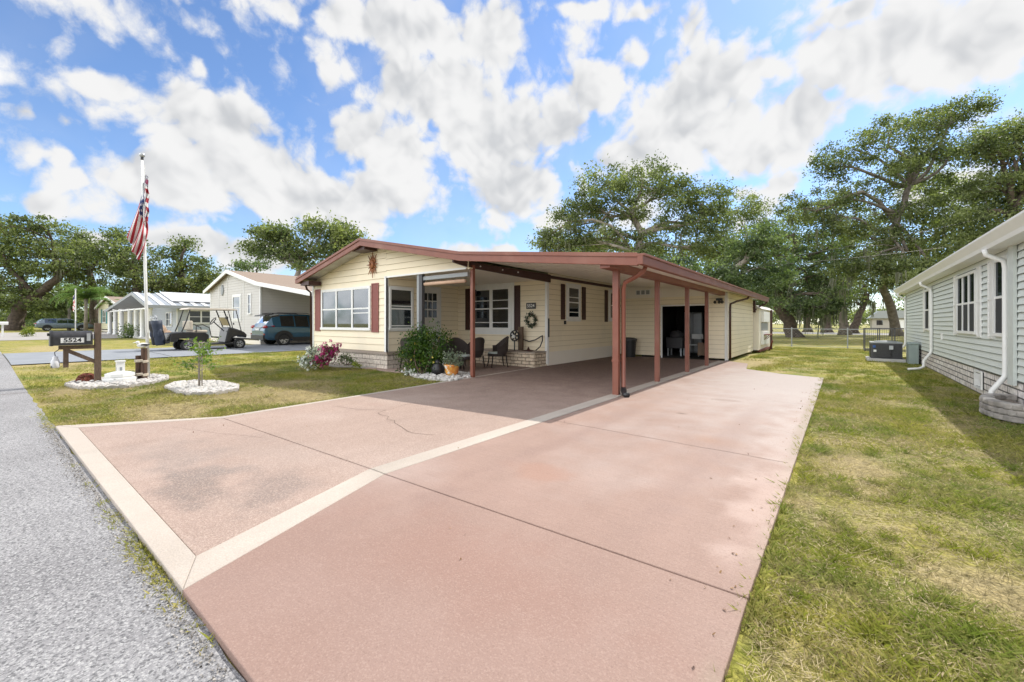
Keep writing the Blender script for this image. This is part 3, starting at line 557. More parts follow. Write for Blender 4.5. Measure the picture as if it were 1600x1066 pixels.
# dark beam over the porch edge and along the side wall
b = MB(); b.prism([(7.05, 2.86), (7.05, 2.93), (11.35, 2.95), (11.35, 2.70), (7.6, 2.79)], -7.335, -7.29, 'x'); b.box(-7.385, -7.33, 11.37, 16.75, 2.84, 2.93); b.build('porch_beam', M['dkbrown'], home)
for y in (8.0, 8.9, 9.6): b = MB(); b.ball((-7.28, y, 2.86), .022, 8, 6); b.build('string_light', M['white'], home)
# gable vent block under the ridge and eave block
b = MB(); b.box(-11.75, -11.05, 7.06, 7.5, 3.58, 3.70); b.build('roof_beam_end', M['dkbrown'], home); b = MB(); b.box(-14.98, -14.4, 7.06, 7.5, 2.72, 2.86); b.build('roof_beam_end', M['dkbrown'], home)
b = MB(); b.tube([(-14.95, 7.2, 2.8), (-15.0, 7.3, 2.6), (-15.09, 7.48, 2.5), (-15.09, 7.5, .2)], .035, 8); b.build('downspout', M['dkbrown'], home, smooth=True)
# brick skirting of the bay
b = MB(); b.box(-15.03, -10.66, 7.58, 7.7, 0, S0 - .08); b.box(-10.78, -10.66, 7.7, 8.9, 0, S0 - .08); b.build('brick_skirting', M['stone'], home)
b = MB(); b.box(-15.05, -10.63, 7.545, 7.72, S0 - .08, S0); b.box(-10.80, -10.63, 7.72, 8.9, S0 - .08, S0); b.build('skirting_cap', mat('taupe_trim', (.35, .29, .24), .7), home)
# left side, back and shed walls
b = MB(); b.box(-15.05, -15.01, 7.6, 22.4, .3, 2.93); b.build('left_side_wall', M['yellow'], home); b = MB(); b.box(-15.0, -3.25, 22.36, 22.4, .0, 2.5); b.build('rear_wall', M['yellow'], home)
b = MB(frXp(-3.2)); siding(b, 16.75, 22.4, .10, 2.52, h=.17); b.build('shed_wall', [M['yellow'], M['lapshade_yellow']], home)
b = MB(frY(16.8)); siding(b, -7.4, -3.2, .10, 2.42, holes=[(-5.56, -3.92, 0, 2.08)], h=.17); b.build('shed_front_wall', [M['yellow'], M['lapshade_yellow']], home)
b = MB(); b.prism([(-7.4, 2.42), (-3.25, 2.42), (-3.25, 2.54), (-7.0, 2.94), (-7.4, 3.0)], 16.79, 16.82); b.build('frieze', M['ceil'], home)
b = MB(frY(16.8)); b.box(-3.29, -3.18, -.04, .025, .04, 2.5); b.box(-5.6, -5.54, 0, .03, .03, 2.11); b.box(-3.94, -3.88, 0, .03, .03, 2.11); b.box(-5.54, -3.94, 0, .03, 2.06, 2.11); b.build('door_trim', M['white'], home)
b = MB(frY(16.8)); b.box(-6.62, -6.02, .01, .035, 2.55, 2.75); b.cur = 1
for i in range(3): b.box(-6.59 + i * .2, -6.45 + i * .2, .035, .04, 2.57, 2.73)
b.build('vent', [M['white'], M['grey']], home)
b = MB(frY(16.8))                                            # storage room
b.box(-6.4, -6.3, -4.4, -.05, .02, 2.35); b.box(-3.6, -3.5, -4.4, -.05, .02, 2.3); b.box(-6.4, -3.5, -4.5, -4.4, .02, 2.3); b.box(-6.4, -3.5, -4.4, -.05, 2.3, 2.35); b.box(-6.4, -3.5, -4.4, -.0, -.02, .028)
b.build('storage_room', M['room'], home)
b = MB(); b.tube([(-2.68, 17.9, 2.42), (-2.72, 17.85, 2.32), (-3.0, 17.3, 2.2), (-3.15, 17.05, 2.1), (-3.15, 17.0, 1.95), (-3.15, 17.0, .08)], .036, 8); b.build('downspout', M['dkbrown'], home, smooth=True)
b = MB(); b.tube([(-2.66, 22.75, 2.42), (-2.72, 22.7, 2.3), (-3.05, 22.55, 2.12), (-3.12, 22.5, 2.0)], .036, 8); b.box(-3.2, -3.1, 22.41, 22.6, 1.9, 2.45); b.build('downspout_elbow', M['dkbrown'], home, smooth=False)
b = MB(); b.box(-3.55, -3.35, 16.6, 16.75, 2.22, 2.3)
for i, q in enumerate((-.12, 0.02, .12)): b.ball((-3.45 + q, 16.55, 2.16), (.055, .09, .06), 8, 6)
b.build('flood_light', M['black'], home)
# windows of the home
F = frY(7.55)
w = window(home, F, -14.42, -11.43, 1.17, 2.56, 3, M['white'], M['curtainw'], fw=.085, extra=[(2, 1.72)])
shutter(home, F, -14.85, -14.5, 1.12, 2.60, mat('brick_red_shutter', (.27, .085, .07), .55)); shutter(home, F, -11.37, -11.02, 1.12, 2.62, bpy.data.materials['brick_red_shutter'])
window(home, frXp(-10.65), 7.63, 8.5, 1.20, 2.47, 1, M['white'], M['curtain'], fw=.06, trim=.05, extra=[(0, 1.92), (0, 1.32)])
# door and step rail
d_ = MB(frXp(-11.49)); d_.box(9.52, 10.40, -.02, .015, .55, 2.63); d_.box(9.45, 9.52, -.02, .03, .5, 2.70); d_.box(10.40, 10.47, -.02, .03, .5, 2.70); d_.box(9.52, 10.40, -.02, .03, 2.63, 2.70)
door = d_.build('door', M['white'], home, bevel=.004)
g = MB(frXp(-11.49))
for i in range(3):
    for j in range(3): g.box(9.64 + i * .22, 9.82 + i * .22, .012, .02, 1.60 + j * .30, 1.86 + j * .30)
g.build('door_pane', M['glassdark'], door)
g = MB(frXp(-11.49)); g.ball((10.3, .05, 1.45), .035, 8, 6); g.build('handle', M['steel'], door)
b = MB()
for i in range(3): b.box(-11.46, -10.75 + .28 * i - .2, 9.45, 10.5, .03 + 0, .50 - i * .16)
b.build('door_step', M['concrete'], home)
b = MB()
for yy in (9.42,):
    b.bar((-11.3, yy, 1.35), (-10.2, yy, .85), .05, .05); b.bar((-11.3, yy, .75), (-10.2, yy, .3), .04, .04)
    for i in range(8): b.bar((-11.3 + i * .157, yy, .7 - i * .062), (-11.3 + i * .157, yy, 1.35 - i * .07), .03, .03)
    b.box(-10.24, -10.16, yy - .04, yy + .04, .03, .92)
b.build('step_railing', M['white'], home)
# porch front post and awning
b = MB(); b.box(-9.18, -9.05, 7.56, 7.66, .03, 2.76); b.build('porch_post', M['dkgrey'], home)
b = MB(); b.box(-9.28, -9.18, 7.57, 7.65, 1.2, 2.76); b.build('porch_post_trim', M['grey'], home)
b = MB(); b.box(-9.05, -7.36, 7.6, 7.68, 2.58, 2.68); b.build('awning_rail', M['grey'], home)
b = MB(); b.tube([(-9.0, 7.62, 2.47), (-7.45, 7.62, 2.47)], .048, 10); b.build('rolled_shade', mat('tan_shade_cloth', (.62, .42, .30), .8), home, smooth=True)
b = MB(frY(11.35)); b.ball((-10.55, .14, 2.50), (.13, .12, .11), 12, 8); b.box(-10.62, -10.48, 0, .14, 2.56, 2.62); b.build('porch_lamp', M['black'], home)
F = frY(11.35)
window(home, F, -10.72, -8.86, 1.10, 2.72, 2, M['white'], M['curtainw'], fw=.14, extra=[(0, 1.42), (1, 1.42), (0, 2.2), (1, 2.2)], trim=.10)
shutter(home, F, -11.06, -10.83, 1.14, 2.68, M['dkbrown']); shutter(home, F, -8.74, -8.50, 1.14, 2.68, M['dkbrown'])
F = frXp(-7.4)
window(home, F, 12.52, 13.42, 1.52, 2.72, 1, M['white'], M['curtainw'], fw=.10, extra=[(0, 1.78), (0, 2.3)], trim=.06)
shutter(home, F, 12.12, 12.36, 1.52, 2.72, M['dkbrown']); shutter(home, F, 13.58, 13.84, 1.52, 2.72, M['dkbrown'])
window(home, F, 15.85, 16.6, 1.52, 2.72, 1, M['white'], M['curtainw'], fw=.10, trim=.05)
shutter(home, F, 15.45, 15.70, 1.45, 2.72, M['dkbrown'])
b = MB(frXp(-7.4)); b.box(12.33, 12.42, .01, .05, 1.36, 1.48); b.build('socket_cover', M['black'], home)
# ------------------------------------------------------------------ sage green house on the right
rh = thing('sage_house', 'sage green sided home with white shutters and a pale stone base at the right edge', 'house', (5, 15, 0))
XR = 2.2; Fr = frXn(XR)
b = MB(Fr); siding(b, 6.8, 24.0, .50, 2.70, h=.118, off=.02); b.build('side_wall', [M['sage'], M['lapshade_sage']], rh)
b = MB(); b.box(XR, 9.8, 6.78, 6.8, .5, 2.7); b.box(XR, 9.8, 24.0, 24.03, .0, 2.7); b.prism([(XR, 2.7), (9.8, 2.7), (6.0, 3.75)], 6.8, 24.0); b.build('end_wall', M['sage'], rh)
b = MB(Fr); b.box(6.8, 24.0, -.06, .0, 0, .5); b.build('stone_skirting', M['wstone'], rh)
b = MB(Fr); b.box(6.8, 24.0, -.02, .012, .47, .515); b.build('starter_strip', M['dkgrey'], rh)
M['psage'] = mat('pale_sage_trim', (.58, .62, .59), .5)
b = MB(Fr); b.box(10.0, 10.28, .018, .06, .42, 2.70); b.build('corner_trim', M['psage'], rh); b = MB(Fr); b.box(23.92, 24.05, -.01, .03, .42, 2.7); b.build('corner_trim', M['psage'], rh)
b = MB(); b.prism([(1.93, 2.78), (6.0, 3.92), (10.1, 2.78), (10.1, 2.72), (6.0, 3.84), (1.93, 2.72)], 6.5, 24.3); b.build('roof', M['shingle'], rh)
b = MB(); b.prism([(1.99, 2.62), (2.18, 2.62), (2.18, 2.66), (1.99, 2.66)], 6.5, 24.3)
b.prism([(1.90, 2.68), (1.82, 2.79), (1.82, 2.82), (1.97, 2.82), (1.99, 2.62), (1.92, 2.62)], 6.5, 24.3); b.build('gutter', M['white'], rh)
def rdown(y, boot):
    p = MB(); p.tube([(1.9, y, 2.63), (1.92, y + .01, 2.54), (2.12, y + .03, 2.42), (2.14, y + .03, 2.3), (2.14, y + .03, .62), (2.13, y + .02, .52), (1.98, y - .02, .28), (1.97, y - .02, .10)] + boot,   .038, 8); return p.build('downspout', M['white'], rh, smooth=True)
rdown(10.35, [(1.95, 10.3, .04)]); rdown(17.4, [(1.85, 17.2, .05), (1.6, 17.0, .035)]); rdown(23.6, [(1.95, 23.6, .04)])
F = Fr
window(rh, F, 12.42, 14.15, 1.17, 2.48, 3, M['white'], None, fw=.06, out=.05, screen=True)
shutter(rh, F, 12.08, 12.37, 1.12, 2.52, M['white']); shutter(rh, F, 14.20, 14.50, 1.12, 2.52, M['white'])
window(rh, F, 10.35, 11.15, 1.17, 2.52, 1, M['white'], None, fw=.06, out=.05, screen=True); shutter(rh, F, 11.22, 11.55, 1.12, 2.55, M['white'])
window(rh, F, 17.95, 18.85, 1.17, 2.45, 1, M['white'], None, fw=.06, out=.05, screen=True); shutter(rh, F, 17.6, 17.9, 1.12, 2.5, M['white']); shutter(rh, F, 18.9, 19.2, 1.12, 2.5, M['white'])
g = MB(Fr); g.box(12.0, 12.5, .0, .02, .12, .44)
g.cur = 1
for i in range(5): g.tube([(12.08 + i * .085, .035, .16), (12.10 + i * .085, .04, .28), (12.08 + i * .085, .035, .40)], .012, 5)
g.box(11.98, 12.52, .02, .045, .10, .14); g.box(11.98, 12.52, .02, .045, .42, .46); g.box(11.98, 12.02, .02, .045, .14, .42); g.box(12.48, 12.52, .02, .045, .14, .42)
g.build('foundation_vent', [M['black'], M['white']], rh)
g = MB(Fr); g.box(16.0, 16.06, .01, .05, .95, 1.12); g.build('wall_outlet', M['white'], rh)
# stone planter ring
t = thing('stone_planter', 'low rounded planter of stacked grey stones at the foot of the white downspout', 'planter', (2.1, 9.75, 0))
rr = random.Random(5); b = MB()
for lay in range(3):
    for i in range(15):
        a = math.pi * (i + .5 * (lay % 2)) / 14 + math.pi / 2; 
        c = (2.12 + math.cos(a) * .34, 9.45 + math.sin(a) * .62, .06 + lay * .085)
        if c[0] > 2.15: continue
        k = len(b.v); b.box(-.075, .075, -.06, .06, -.045, .045); b.v[k:] = [tuple(Matrix.Translation(c) @ Matrix.Rotation(a + rr.uniform(-.12, .12), 4, 'Z') @ Vector((p[0] * rr.uniform(.9, 1.1), p[1] * 1.1, p[2] * rr.uniform(.85, 1.05)))) for p in b.v[k:]]
b.build('stones', M['grock'], t, bevel=.02)
b = MB(); b.prism([(2.12 + math.cos(math.pi / 2 + math.pi * i / 12) * .28, 9.45 + math.sin(math.pi / 2 + math.pi * i / 12) * .55) for i in range(13)], .02, .2, 'z'); b.build('soil', mat('planter_soil', (.18, .15, .12), .95, bump=.8, bscale=40), t)
# air conditioner beside the sage house
t = thing('air_conditioner', 'dark grey outdoor cooling unit on a slab beside the sage house', 'air conditioner', (1.35, 20.9, 0))
b = MB(); b.box(.92, 1.78, 20.45, 21.4, .10, .66); b.cur = 1
for i in range(9): b.box(.90, .92, 20.5, 21.35, .15 + i * .055, .165 + i * .055); b.box(1.0, 1.75, 20.43, 20.45, .15 + i * .055, .157 + i * .055)
b.build('housing', [M['dkgrey'], M['black']], t, bevel=.008)
b = MB(); b.box(.90, 1.80, 20.43, 21.42, .66, .70); b.lathe([(.33, .70), (.33, .73), (.02, .75)], (1.35, 20.9, 0), 16); b.build('top_grille', M['grey'], t)
b = MB(); b.box(1.42, 1.53, 20.38, 20.43, .44, .58); b.build('disconnect_box', M['steel'], t)
b = MB(); b.box(.97, 1.05, 20.422, 20.44, .50, .58); b.build('badge', mat('blue_label', (.03, .10, .35), .4), t)
b = MB(); b.box(.99, 1.07, 20.422, 20.44, .34, .42); b.build('rating_label', M['white'], t)
b = MB(); b.tube([(1.47, 20.42, .44), (1.46, 20.38, .3), (1.5, 20.4, .18), (1.3, 20.4, .14), (1.1, 20.42, .18)], .014, 6); b.build('cable', M['black'], t)
b = MB(); b.box(.80, 1.86, 20.3, 21.5, -.01, .10); b.build('slab', M['concrete'], t, bevel=.01)
b = MB(); b.box(1.87, 2.13, 19.75, 20.35, -.01, .66); b.prism([(1.85, .66), (2.15, .66), (2.15, .72), (1.9, .74)], 19.73, 20.37)
tag(b.build('utility_cabinet', mat('grey_green_cabinet', (.27, .33, .32), .5), bevel=.02), 'grey green metal cabinet between the cooling unit and the sage house wall', 'cabinet')
# small cream lean-to behind the home
t = thing('utility_shed', 'small cream shed with white panels on its side behind the yellow home', 'shed', (-3.2, 25, 0))
b = MB(); b.box(-4.2, -2.98, 22.62, 27.2, .12, 2.06); b.build('body', M['ceil'], t)
b = MB(); b.prism([(-4.3, 2.06), (-2.85, 2.06), (-3.1, 2.24), (-4.3, 2.3)], 22.5, 27.4); b.build('roof', M['whiteroof'], t)
b = MB(frXp(-2.98)); b.box(23.3, 25.4, 0, .12, 1.45, 1.95); b.box(23.3, 25.4, 0, .10, .35, .98); b.build('white_panel', M['white'], t, bevel=.01)
b = MB(frXp(-2.98)); b.box(23.35, 25.35, 0, .05, 1.05, 1.42); b.build('screen', M['grey'], t)
b = MB(frXp(-2.98)); b.box(23.5, 24.6, .1, .35, .82, .86); b.tube([(23.6, .3, .82), (23.6, .1, .6)], .015, 5); b.tube([(24.5, .3, .82), (24.5, .1, .6)], .015, 5); b.build('bracket_shelf', M['rust'], t)
b = MB(); b.box(-2.9, -2.8, 25.9, 26.0, 0, 2.1); b.build('corner_post', M['dkbrown'], t)
b = MB(); b.bar((-3.0, 22.7, .09), (-2.9, 25.5, .12), .1, .1); b.bar((-2.9, 25.6, .0), (-2.7, 25.1, .5), .06, .06); b.build('timber', M['rust'], t)
# chain link fence
t = thing('chain_link_fence', 'low grey chain link fence running across the back of the lawn', 'fence', (0, 30, 0))
def fpt(x): return 30.0 - .28 * (x + 2.2)
b = MB(); b.tube([(-9, fpt(-9), 1.06), (1.6, fpt(1.6), 1.06)], .02, 6); b.tube([(-9, fpt(-9), .06), (1.6, fpt(1.6), .06)], .008, 5); b.build('top_rail', M['grey'], t)
for x in (-7.6, -5.0, -2.25, .35):
    p = MB(); p.tube([(x, fpt(x), 0), (x, fpt(x), 1.1)], .03, 8); p.ball((x, fpt(x), 1.11), .035, 8, 5); p.build('post', M['grey'], t)
b = MB(); x = -9.0
while x < 1.5:
    for dx in (-1, 1):
        x2 = x + dx * 1.0
        if -9 <= x2 <= 1.6: b.tube([(x, fpt(x), .06), (x2, fpt(x2), 1.06)], .0028, 3, False)
    x += .16
b.build('wire_mesh', M['grey'], t)
t = thing('wire_pen', 'dark wire mesh pen standing beyond the cooling unit', 'pen', (1.6, 27.5, 0))
b = MB()
for x in (1.0, 1.55, 2.1, 2.7): b.box(x - .02, x + .02, 27.3, 27.34, 0, 1.15); b.box(x - .02, x + .02, 28.6, 28.64, 0, 1.15)
for z in (.05, 1.13): b.box(.98, 2.72, 27.3, 27.33, z - .02, z + .02); b.box(.98, 1.01, 27.3, 28.64, z - .02, z + .02); b.box(.98, 2.72, 28.6, 28.63, z - .02, z + .02)
b.build('frame', M['dkgrey'], t)
b = MB()
for i in range(22): b.box(1.0 + i * .08, 1.008 + i * .08, 27.31, 27.318, .05, 1.12)
for i in range(14): b.box(1.0, 2.7, 27.312, 27.32, .08 + i * .08, .088 + i * .08)
b.build('mesh', M['dkgrey'], t)
# ------------------------------------------------------------------ neighbours on the left
def gable_house(name, label, mw, prof, yf, yb, walls, base, roofm, fascm, over=.3, h=.16):
    xa, xb = walls; t = thing(name, label, 'house', ((xa + xb) / 2, yf, base))
    zf = lambda x: float(np.interp(x, [p[0] for p in prof], [p[1] for p in prof]))
    b = MB(); b.prism(prof + [(x, z - .08) for x, z in prof][::-1], yf - over + .03, yb + over); b.build('roof', roofm, t)
    b = MB(); b.prism([(x, z + .02) for x, z in prof] + [(x, z - .2) for x, z in prof][::-1], yf - over - .02, yf - over + .03)
    b.box(prof[-1][0], prof[-1][0] + .08, yf - over, yb + over, prof[-1][1] - .2, prof[-1][1] + .02); b.build('fascia', fascm, t)
    b = MB(frY(yf)); siding(b, xa, xb, base, 6, lambda x: zf(x) - .08, h=h); b.build('front_wall', [mw, M['lapshade_cream']], t)
    b = MB(frXp(xb)); siding(b, yf, yb, base, zf(xb) - .06, h=h); b.build('side_wall', [mw, M['lapshade_cream']], t)
    b = MB(); b.box(xa, xb - .02, yb - .02, yb, base - .3, zf(xb)); b.box(xa, xa + .02, yf + .02, yb, base - .3, zf(xa) - .1); b.build('rear_wall', mw, t)
    b = MB(); b.box(xa - .04, xa + .07, yf - .03, yf + .03, base - .1, zf(xa) - .08); b.build('corner_trim', M['white'], t); b = MB(); b.box(xb - .07, xb + .035, yf - .03, yf + .05, base - .1, zf(xb) - .08); b.build('corner_trim', M['white'], t); b = MB(); b.box(xa, xb, yf - .0, yf + .01, base - .4, base - .1); b.box(xb - .01, xb + .004, yf, yb, base - .4, base - .1); b.build('skirting', M['ceil'], t)
    return t
t = gable_house('cream_gable_house', 'cream sided gable house with tan shingles whose carport shelters the blue green car', M['cream'],
    [(-34.7, 3.6), (-30.4, 4.74), (-25.9, 3.72), (-19.4, 2.85)], 10.0, 23, (-34.2, -26.0), .5, M['shingle'], M['white'])
F = frY(10.0); window(t, F, -30.1, -28.85, 1.6, 3.1, 1, M['white'], M['curtainw'], fw=.09, trim=.1); window(t, F, -27.75, -27.2, 1.9, 3.15, 1, M['white'], M['curtainw'], fw=.09)
b = MB(F); 
for x in (-31.1, -28.4, -32.6): b.box(x, x + .05, .0, .03, .5, 3.9 if x != -31.1 else 4.4)
b.build('batten', M['white'], t)
b = MB(); k = 0; b.lathe([(.28, 0), (.26, .05), (.1, .06)], (0, 0, 0), 14); b.v[k:] = [tuple(F(-31.9 + p[0] * .85, .02 + p[2], 3.55 + p[1] * 1.3)) for p in b.v[k:]]; b.fr = None; b.build('gable_vent', M['grey'], t)
b = MB(); b.box(-19.6, -19.5, 9.8, 9.9, .1, 2.7); b.box(-19.6, -19.5, 16, 16.1, .1, 2.7); b.build('carport_post', M['white'], t)

t = gable_house('metal_roof_house', 'pale blue grey house with a ribbed metal roof over a porch of round white columns', M['bluepaint'],
    [(-56, 2.62), (-44.8, 3.85), (-40.0, 2.72)], 9.6, 24, (-49.5, -40.4), .3, M['metalroof'], M['grey'], over=1.9, h=.2)
b = MB()
for i in range(26):
    y = 7.8 + i * .7; b.prism([(-44.75, 3.87), (-40.0, 2.74), (-40.0, 2.77), (-44.75, 3.90)], y, y + .3)
b.prism([(-44.8, 4.02), (-41.2, 3.16), (-41.2, 3.10), (-44.8, 3.95)], 9.5, 24); b.build('roof_rib', mat('pale_roof_rib', (.62, .63, .64), .5), t)
for x in (-40.3, -42.5, -44.5, -46.7, -50.0, -52.6, -55.2):
    p = MB(); z = gz(x); p.lathe([(.2, 0), (.2, .15), (.15, .2), (.15, 2.2), (.2, 2.3), (.2, 2.36)], (x, 7.95, z), 12); p.build('column', M['white'], t, smooth=True)
b = MB(); b.box(-56, -40.1, 7.85, 8.05, 2.45, 2.56); b.build('porch_beam', M['white'], t)
F = frXp(-40.4); window(t, F, 10.3, 12.0, 1.35, 2.45, 2, M['white'], M['curtainw'], fw=.1); window(t, frY(9.6), -43.3, -41.6, 1.1, 2.3, 2, M['white'], M['curtainw'], fw=.1)
b = MB(F); b.box(9.6, 24, -.01, .03, .0, 1.1); b.build('skirting', mat('blue_grey_skirting', (.42, .48, .56), .8), t)
b = MB(); b.prism([(-49.5, .2), (-40.3, .2), (-40.3, .32), (-49.5, .32)], 7.8, 9.6); b.build('porch_floor', M['concrete'], t)
t = gable_house('yellow_cottage', 'small pale yellow cottage with teal shutters beyond the columned porch', mat('pale_yellow_siding', (.70, .66, .45), .6),
    [(-73, 3.3), (-66, 4.45), (-59, 3.3)], 9.4, 22, (-72.2, -59.8), .7, M['shingle'], M['white'], h=.2)
F = frY(9.4); window(t, F, -69.6, -67.6, 1.4, 3.0, 2, M['white'], M['curtainw'], fw=.12); window(t, F, -64.5, -63, 1.4, 3.0, 1, M['white'], M['curtainw'], fw=.12)
for x in (-70.5, -67.4, -65.3, -62.8): shutter(t, F, x, x + .7, 1.35, 3.05, M['teal'], False)
# far house across the field
t = thing('far_house', 'tiny far beige house with a grey roof beyond the field and the oaks', 'house', (8, 120, 0))
M['beige'] = mat('far_beige_wall', (.42, .39, .34), .8)
b = MB(); b.box(5.5, 11.5, 118, 126, 0, 2.5); b.build('wall', M['beige'], t); b = MB(); b.prism([(4.8, 2.4), (12.2, 2.4), (10.5, 4.0), (6.5, 4.0)], 117.4, 126.5); b.build('roof', M['grey'], t)
b = MB(); b.box(6.2, 7.2, 117.95, 118.02, 1, 2); b.build('window', M['glassdark'], t); b = MB(); b.box(8.6, 10.6, 117.95, 118.02, .1, 2.1); b.build('garage_door', M['white'], t)
# ------------------------------------------------------------------ vehicles
def wheel(t, x, y, r, w, side, spokes=5, rimr=.68):
    k = MB(); prof = [(r * rimr, -w / 2), (r * .93, -w / 2), (r, -w / 2 + .03), (r, w / 2 - .03), (r * .93, w / 2), (r * rimr, w / 2)]
    def rot(b_): b_.v = [(x + p[2], y + p[0], r + p[1]) for p in b_.v]
    n = 20; vs = []; 
    for rr_, z in prof:
        for j in range(n): q = 2 * math.pi * j / n; vs.append((rr_ * math.cos(q), rr_ * math.sin(q), z))
    k.add(vs, [(i * n + j, i * n + (j + 1) % n, (i + 1) * n + (j + 1) % n, (i + 1) * n + j) for i in range(5) for j in range(n)] + [(5 * n + j, 5 * n + (j + 1) % n, (j + 1) % n, j) for j in range(n)]); rot(k)
    o = k.build('wheel', M['tyre'], t, smooth=True)
    m = MB(); m.lathe([(r * rimr * .97, -w * .2), (r * rimr * .97, -w * .1)], (0, 0, side * w * .15), 20); m.lathe([(r * .17, 0), (r * .15, side * .03)], (0, 0, side * w * .28), 10)
    rot(m); h = MB(); z0 = side * w * .36
    for i in range(spokes):
        a = 2 * math.pi * i / spokes
        for sgn in (-1, 1):
            h.bar((r * .08 * math.cos(a), r * .08 * math.sin(a), z0 - side * .01), (r * rimr * .93 * math.cos(a + sgn * .22), r * rimr * .93 * math.sin(a + sgn * .22), z0), r * .13, .02, up=(0, 0, 1))
    vs = []
    for rr_, z in ((r * rimr * .9, z0), (r * rimr, z0), (r * rimr, z0 - side * .05)):
        for j in range(n): q = 2 * math.pi * j / n; vs.append((rr_ * math.cos(q), rr_ * math.sin(q), z))
    h.add(vs, [(i * n + j, i * n + (j + 1) % n, (i + 1) * n + (j + 1) % n, (i + 1) * n + j) for i in range(2) for j in range(n)]); rot(h); h.build('rim', M['rim'], o)
    m.build('hub', M['dkgrey'], o)
    return o
def car(name, label, cat, loc, L_, Wd, st, paint, wheels, wr, glass_iv, clad=True, rearglass=None):
    """st: stations (y, z_low, z_belt, z_top, half width low, half width belt, half width roof); local frame, nose +Y, near side +X"""
    t = thing(name, label, cat, loc); ORI[t.name] = Vector((0, 0, 0))
    rows = []
    for (y, zl, zb, zt, wl, wb, wt) in st:
        zt2 = max(zt, zb + .002)
        rows.append([(wl * .9, y, zl), (wl, y, zl + .12), (wb, y, (zl + zb) * .5 + .05), (wb, y, zb - .06), (wb * .97, y, zb), (wt * 1.02, y, zb + (zt2 - zb) * .86), (wt * .9, y, zt2 - .01), (wt * .45, y, zt2 + .015), (0, y, zt2 + .02)])
    body = MB(); rg = MB(); fg = MB()
    for sx in (1, -1):
        gl = MB()
        for i in range(len(rows) - 1):
            for j in range(8):
                q = [rows[i][j], rows[i + 1][j], rows[i + 1][j + 1], rows[i][j + 1]]; q = [(p[0] * sx, p[1], p[2]) for p in q]
                tgt = body
                if j == 4 and i in glass_iv: tgt = gl
                if j >= 5 and rearglass and i in rearglass: tgt = rg if i < 5 else fg
                tgt.add(q, [(0, 1, 2, 3)])
        gl.build('side_window', M['glassdark'], t, smooth=True, local=True)
    for row in (rows[0], rows[-1]): body.add([(p[0], p[1], p[2]) for p in row] + [(-p[0], p[1], p[2]) for p in row[::-1]], [tuple(range(18))])
    body.build('body', paint, t, smooth=True, local=True)
    if rg.v: rg.build('rear_window', M['glassdark'], t, smooth=True, local=True)
    if fg.v: fg.build('windscreen', M['glassdark'], t, smooth=True, local=True)
    for y in wheels:
        for sx in (1, -1):
            w_ = wheel(t, 0, 0, wr, .22, sx); 
            for c in [w_] + children(w_):
                for v in c.data.vertices: v.co += Vector((sx * (Wd / 2 - .10), y, 0)) + (Vector(loc) if False else Vector((0, 0, 0)))
    return t
# y, z_low, z_belt, z_top, half low, half belt, half roof
ST_SUV = [(0.0, .42, .80, .82, .70, .74, .70), (.05, .36, .98, 1.0, .82, .86, .74), (.18, .34, 1.06, 1.22, .88, .90, .70), (.45, .32, 1.08, 1.60, .90, .925, .66), (.85, .30, 1.06, 1.70, .90, .93, .66), (1.55, .28, 1.04, 1.74, .90, .93, .67),
          (1.62, .28, 1.04, 1.74, .90, .93, .67), (2.35, .28, 1.02, 1.72, .90, .93, .67), (2.42, .28, 1.02, 1.71, .90, .93, .67), (3.0, .28, 1.0, 1.62, .90, .925, .65), (3.65, .29, .99, 1.12, .90, .92, .62), (3.8, .3, .98, 1.04, .90, .915, .6), (4.3, .32, .90, .96, .87, .88, .6), (4.55, .36, .75, .80, .80, .80, .55), (4.62, .42, .6, .62, .7, .7, .5)]
sl = (-24.72, 9.35, .17)
suv = car('parked_suv', 'blue green compact suv parked nose in under the white carport beside the cream gable house', 'car', sl, 4.62, 1.86, ST_SUV, M['suv'], (.98, 3.68), .36, (4, 6, 8, 9), rearglass=(2, 3, 9))
b = MB()
for sx in (1, -1):
    for y in (.98, 3.68):
        n = 16; ring = [(.47, .0), (.40, .0)]
        for i in range(n):
            a0 = math.pi * i / n; a1 = math.pi * (i + 1) / n
            b.add([(sx * .945, y + .50 * math.cos(a0), .36 + .47 * math.sin(a0)), (sx * .945, y + .50 * math.cos(a1), .36 + .47 * math.sin(a1)), (sx * .94, y + .39 * math.cos(a1), .36 + .39 * math.sin(a1)), (sx * .94, y + .39 * math.cos(a0), .36 + .39 * math.sin(a0)), ], [(0, 1, 2, 3)])
            b.add([(sx * .94, y + .39 * math.cos(a0), .36 + .39 * math.sin(a0)), (sx * .94, y + .39 * math.cos(a1), .36 + .39 * math.sin(a1)), (sx * .938, y, .36)], [(0, 1, 2)])
    b.box(*sorted((sx * .90, sx * .945)), 1.45, 3.2, .26, .46)
b.box(-.80, .80, -.03, .3, .34, .58); b.build('lower_cladding', M['black'], suv, smooth=False)
b = MB(); b.prism([(.12, 1.66), (.55, 1.74), (.55, 1.70), (.10, 1.60)], -.66, .66, 'x'); b.build('spoiler', M['black'], suv)
for sx in (1, -1):
    b = MB(); k = 0; b.ball((sx * .76, .10, 1.02), (.17, .13, .10), 10, 6); b.bar((sx * .80, .12, 1.03), (sx * .925, .5, 1.06), .03, .07); b.build('tail_light', M['tail'], suv, smooth=True)
    b = MB(); b.tube([(sx * .62, .5, 1.74), (sx * .64, .8, 1.79), (sx * .64, 2.3, 1.79), (sx * .62, 2.7, 1.70)], .018, 6); b.build('roof_rail', M['black'], suv)
    b = MB(); b.ball((sx * 1.0, 3.05, 1.08), (.10, .07, .08), 8, 6); b.build('mirror', M['suv'], suv, smooth=True)
b = MB(); b.box(-.26, .26, -.012, .04, .84, .95); b.build('number_plate', M['white'], suv)
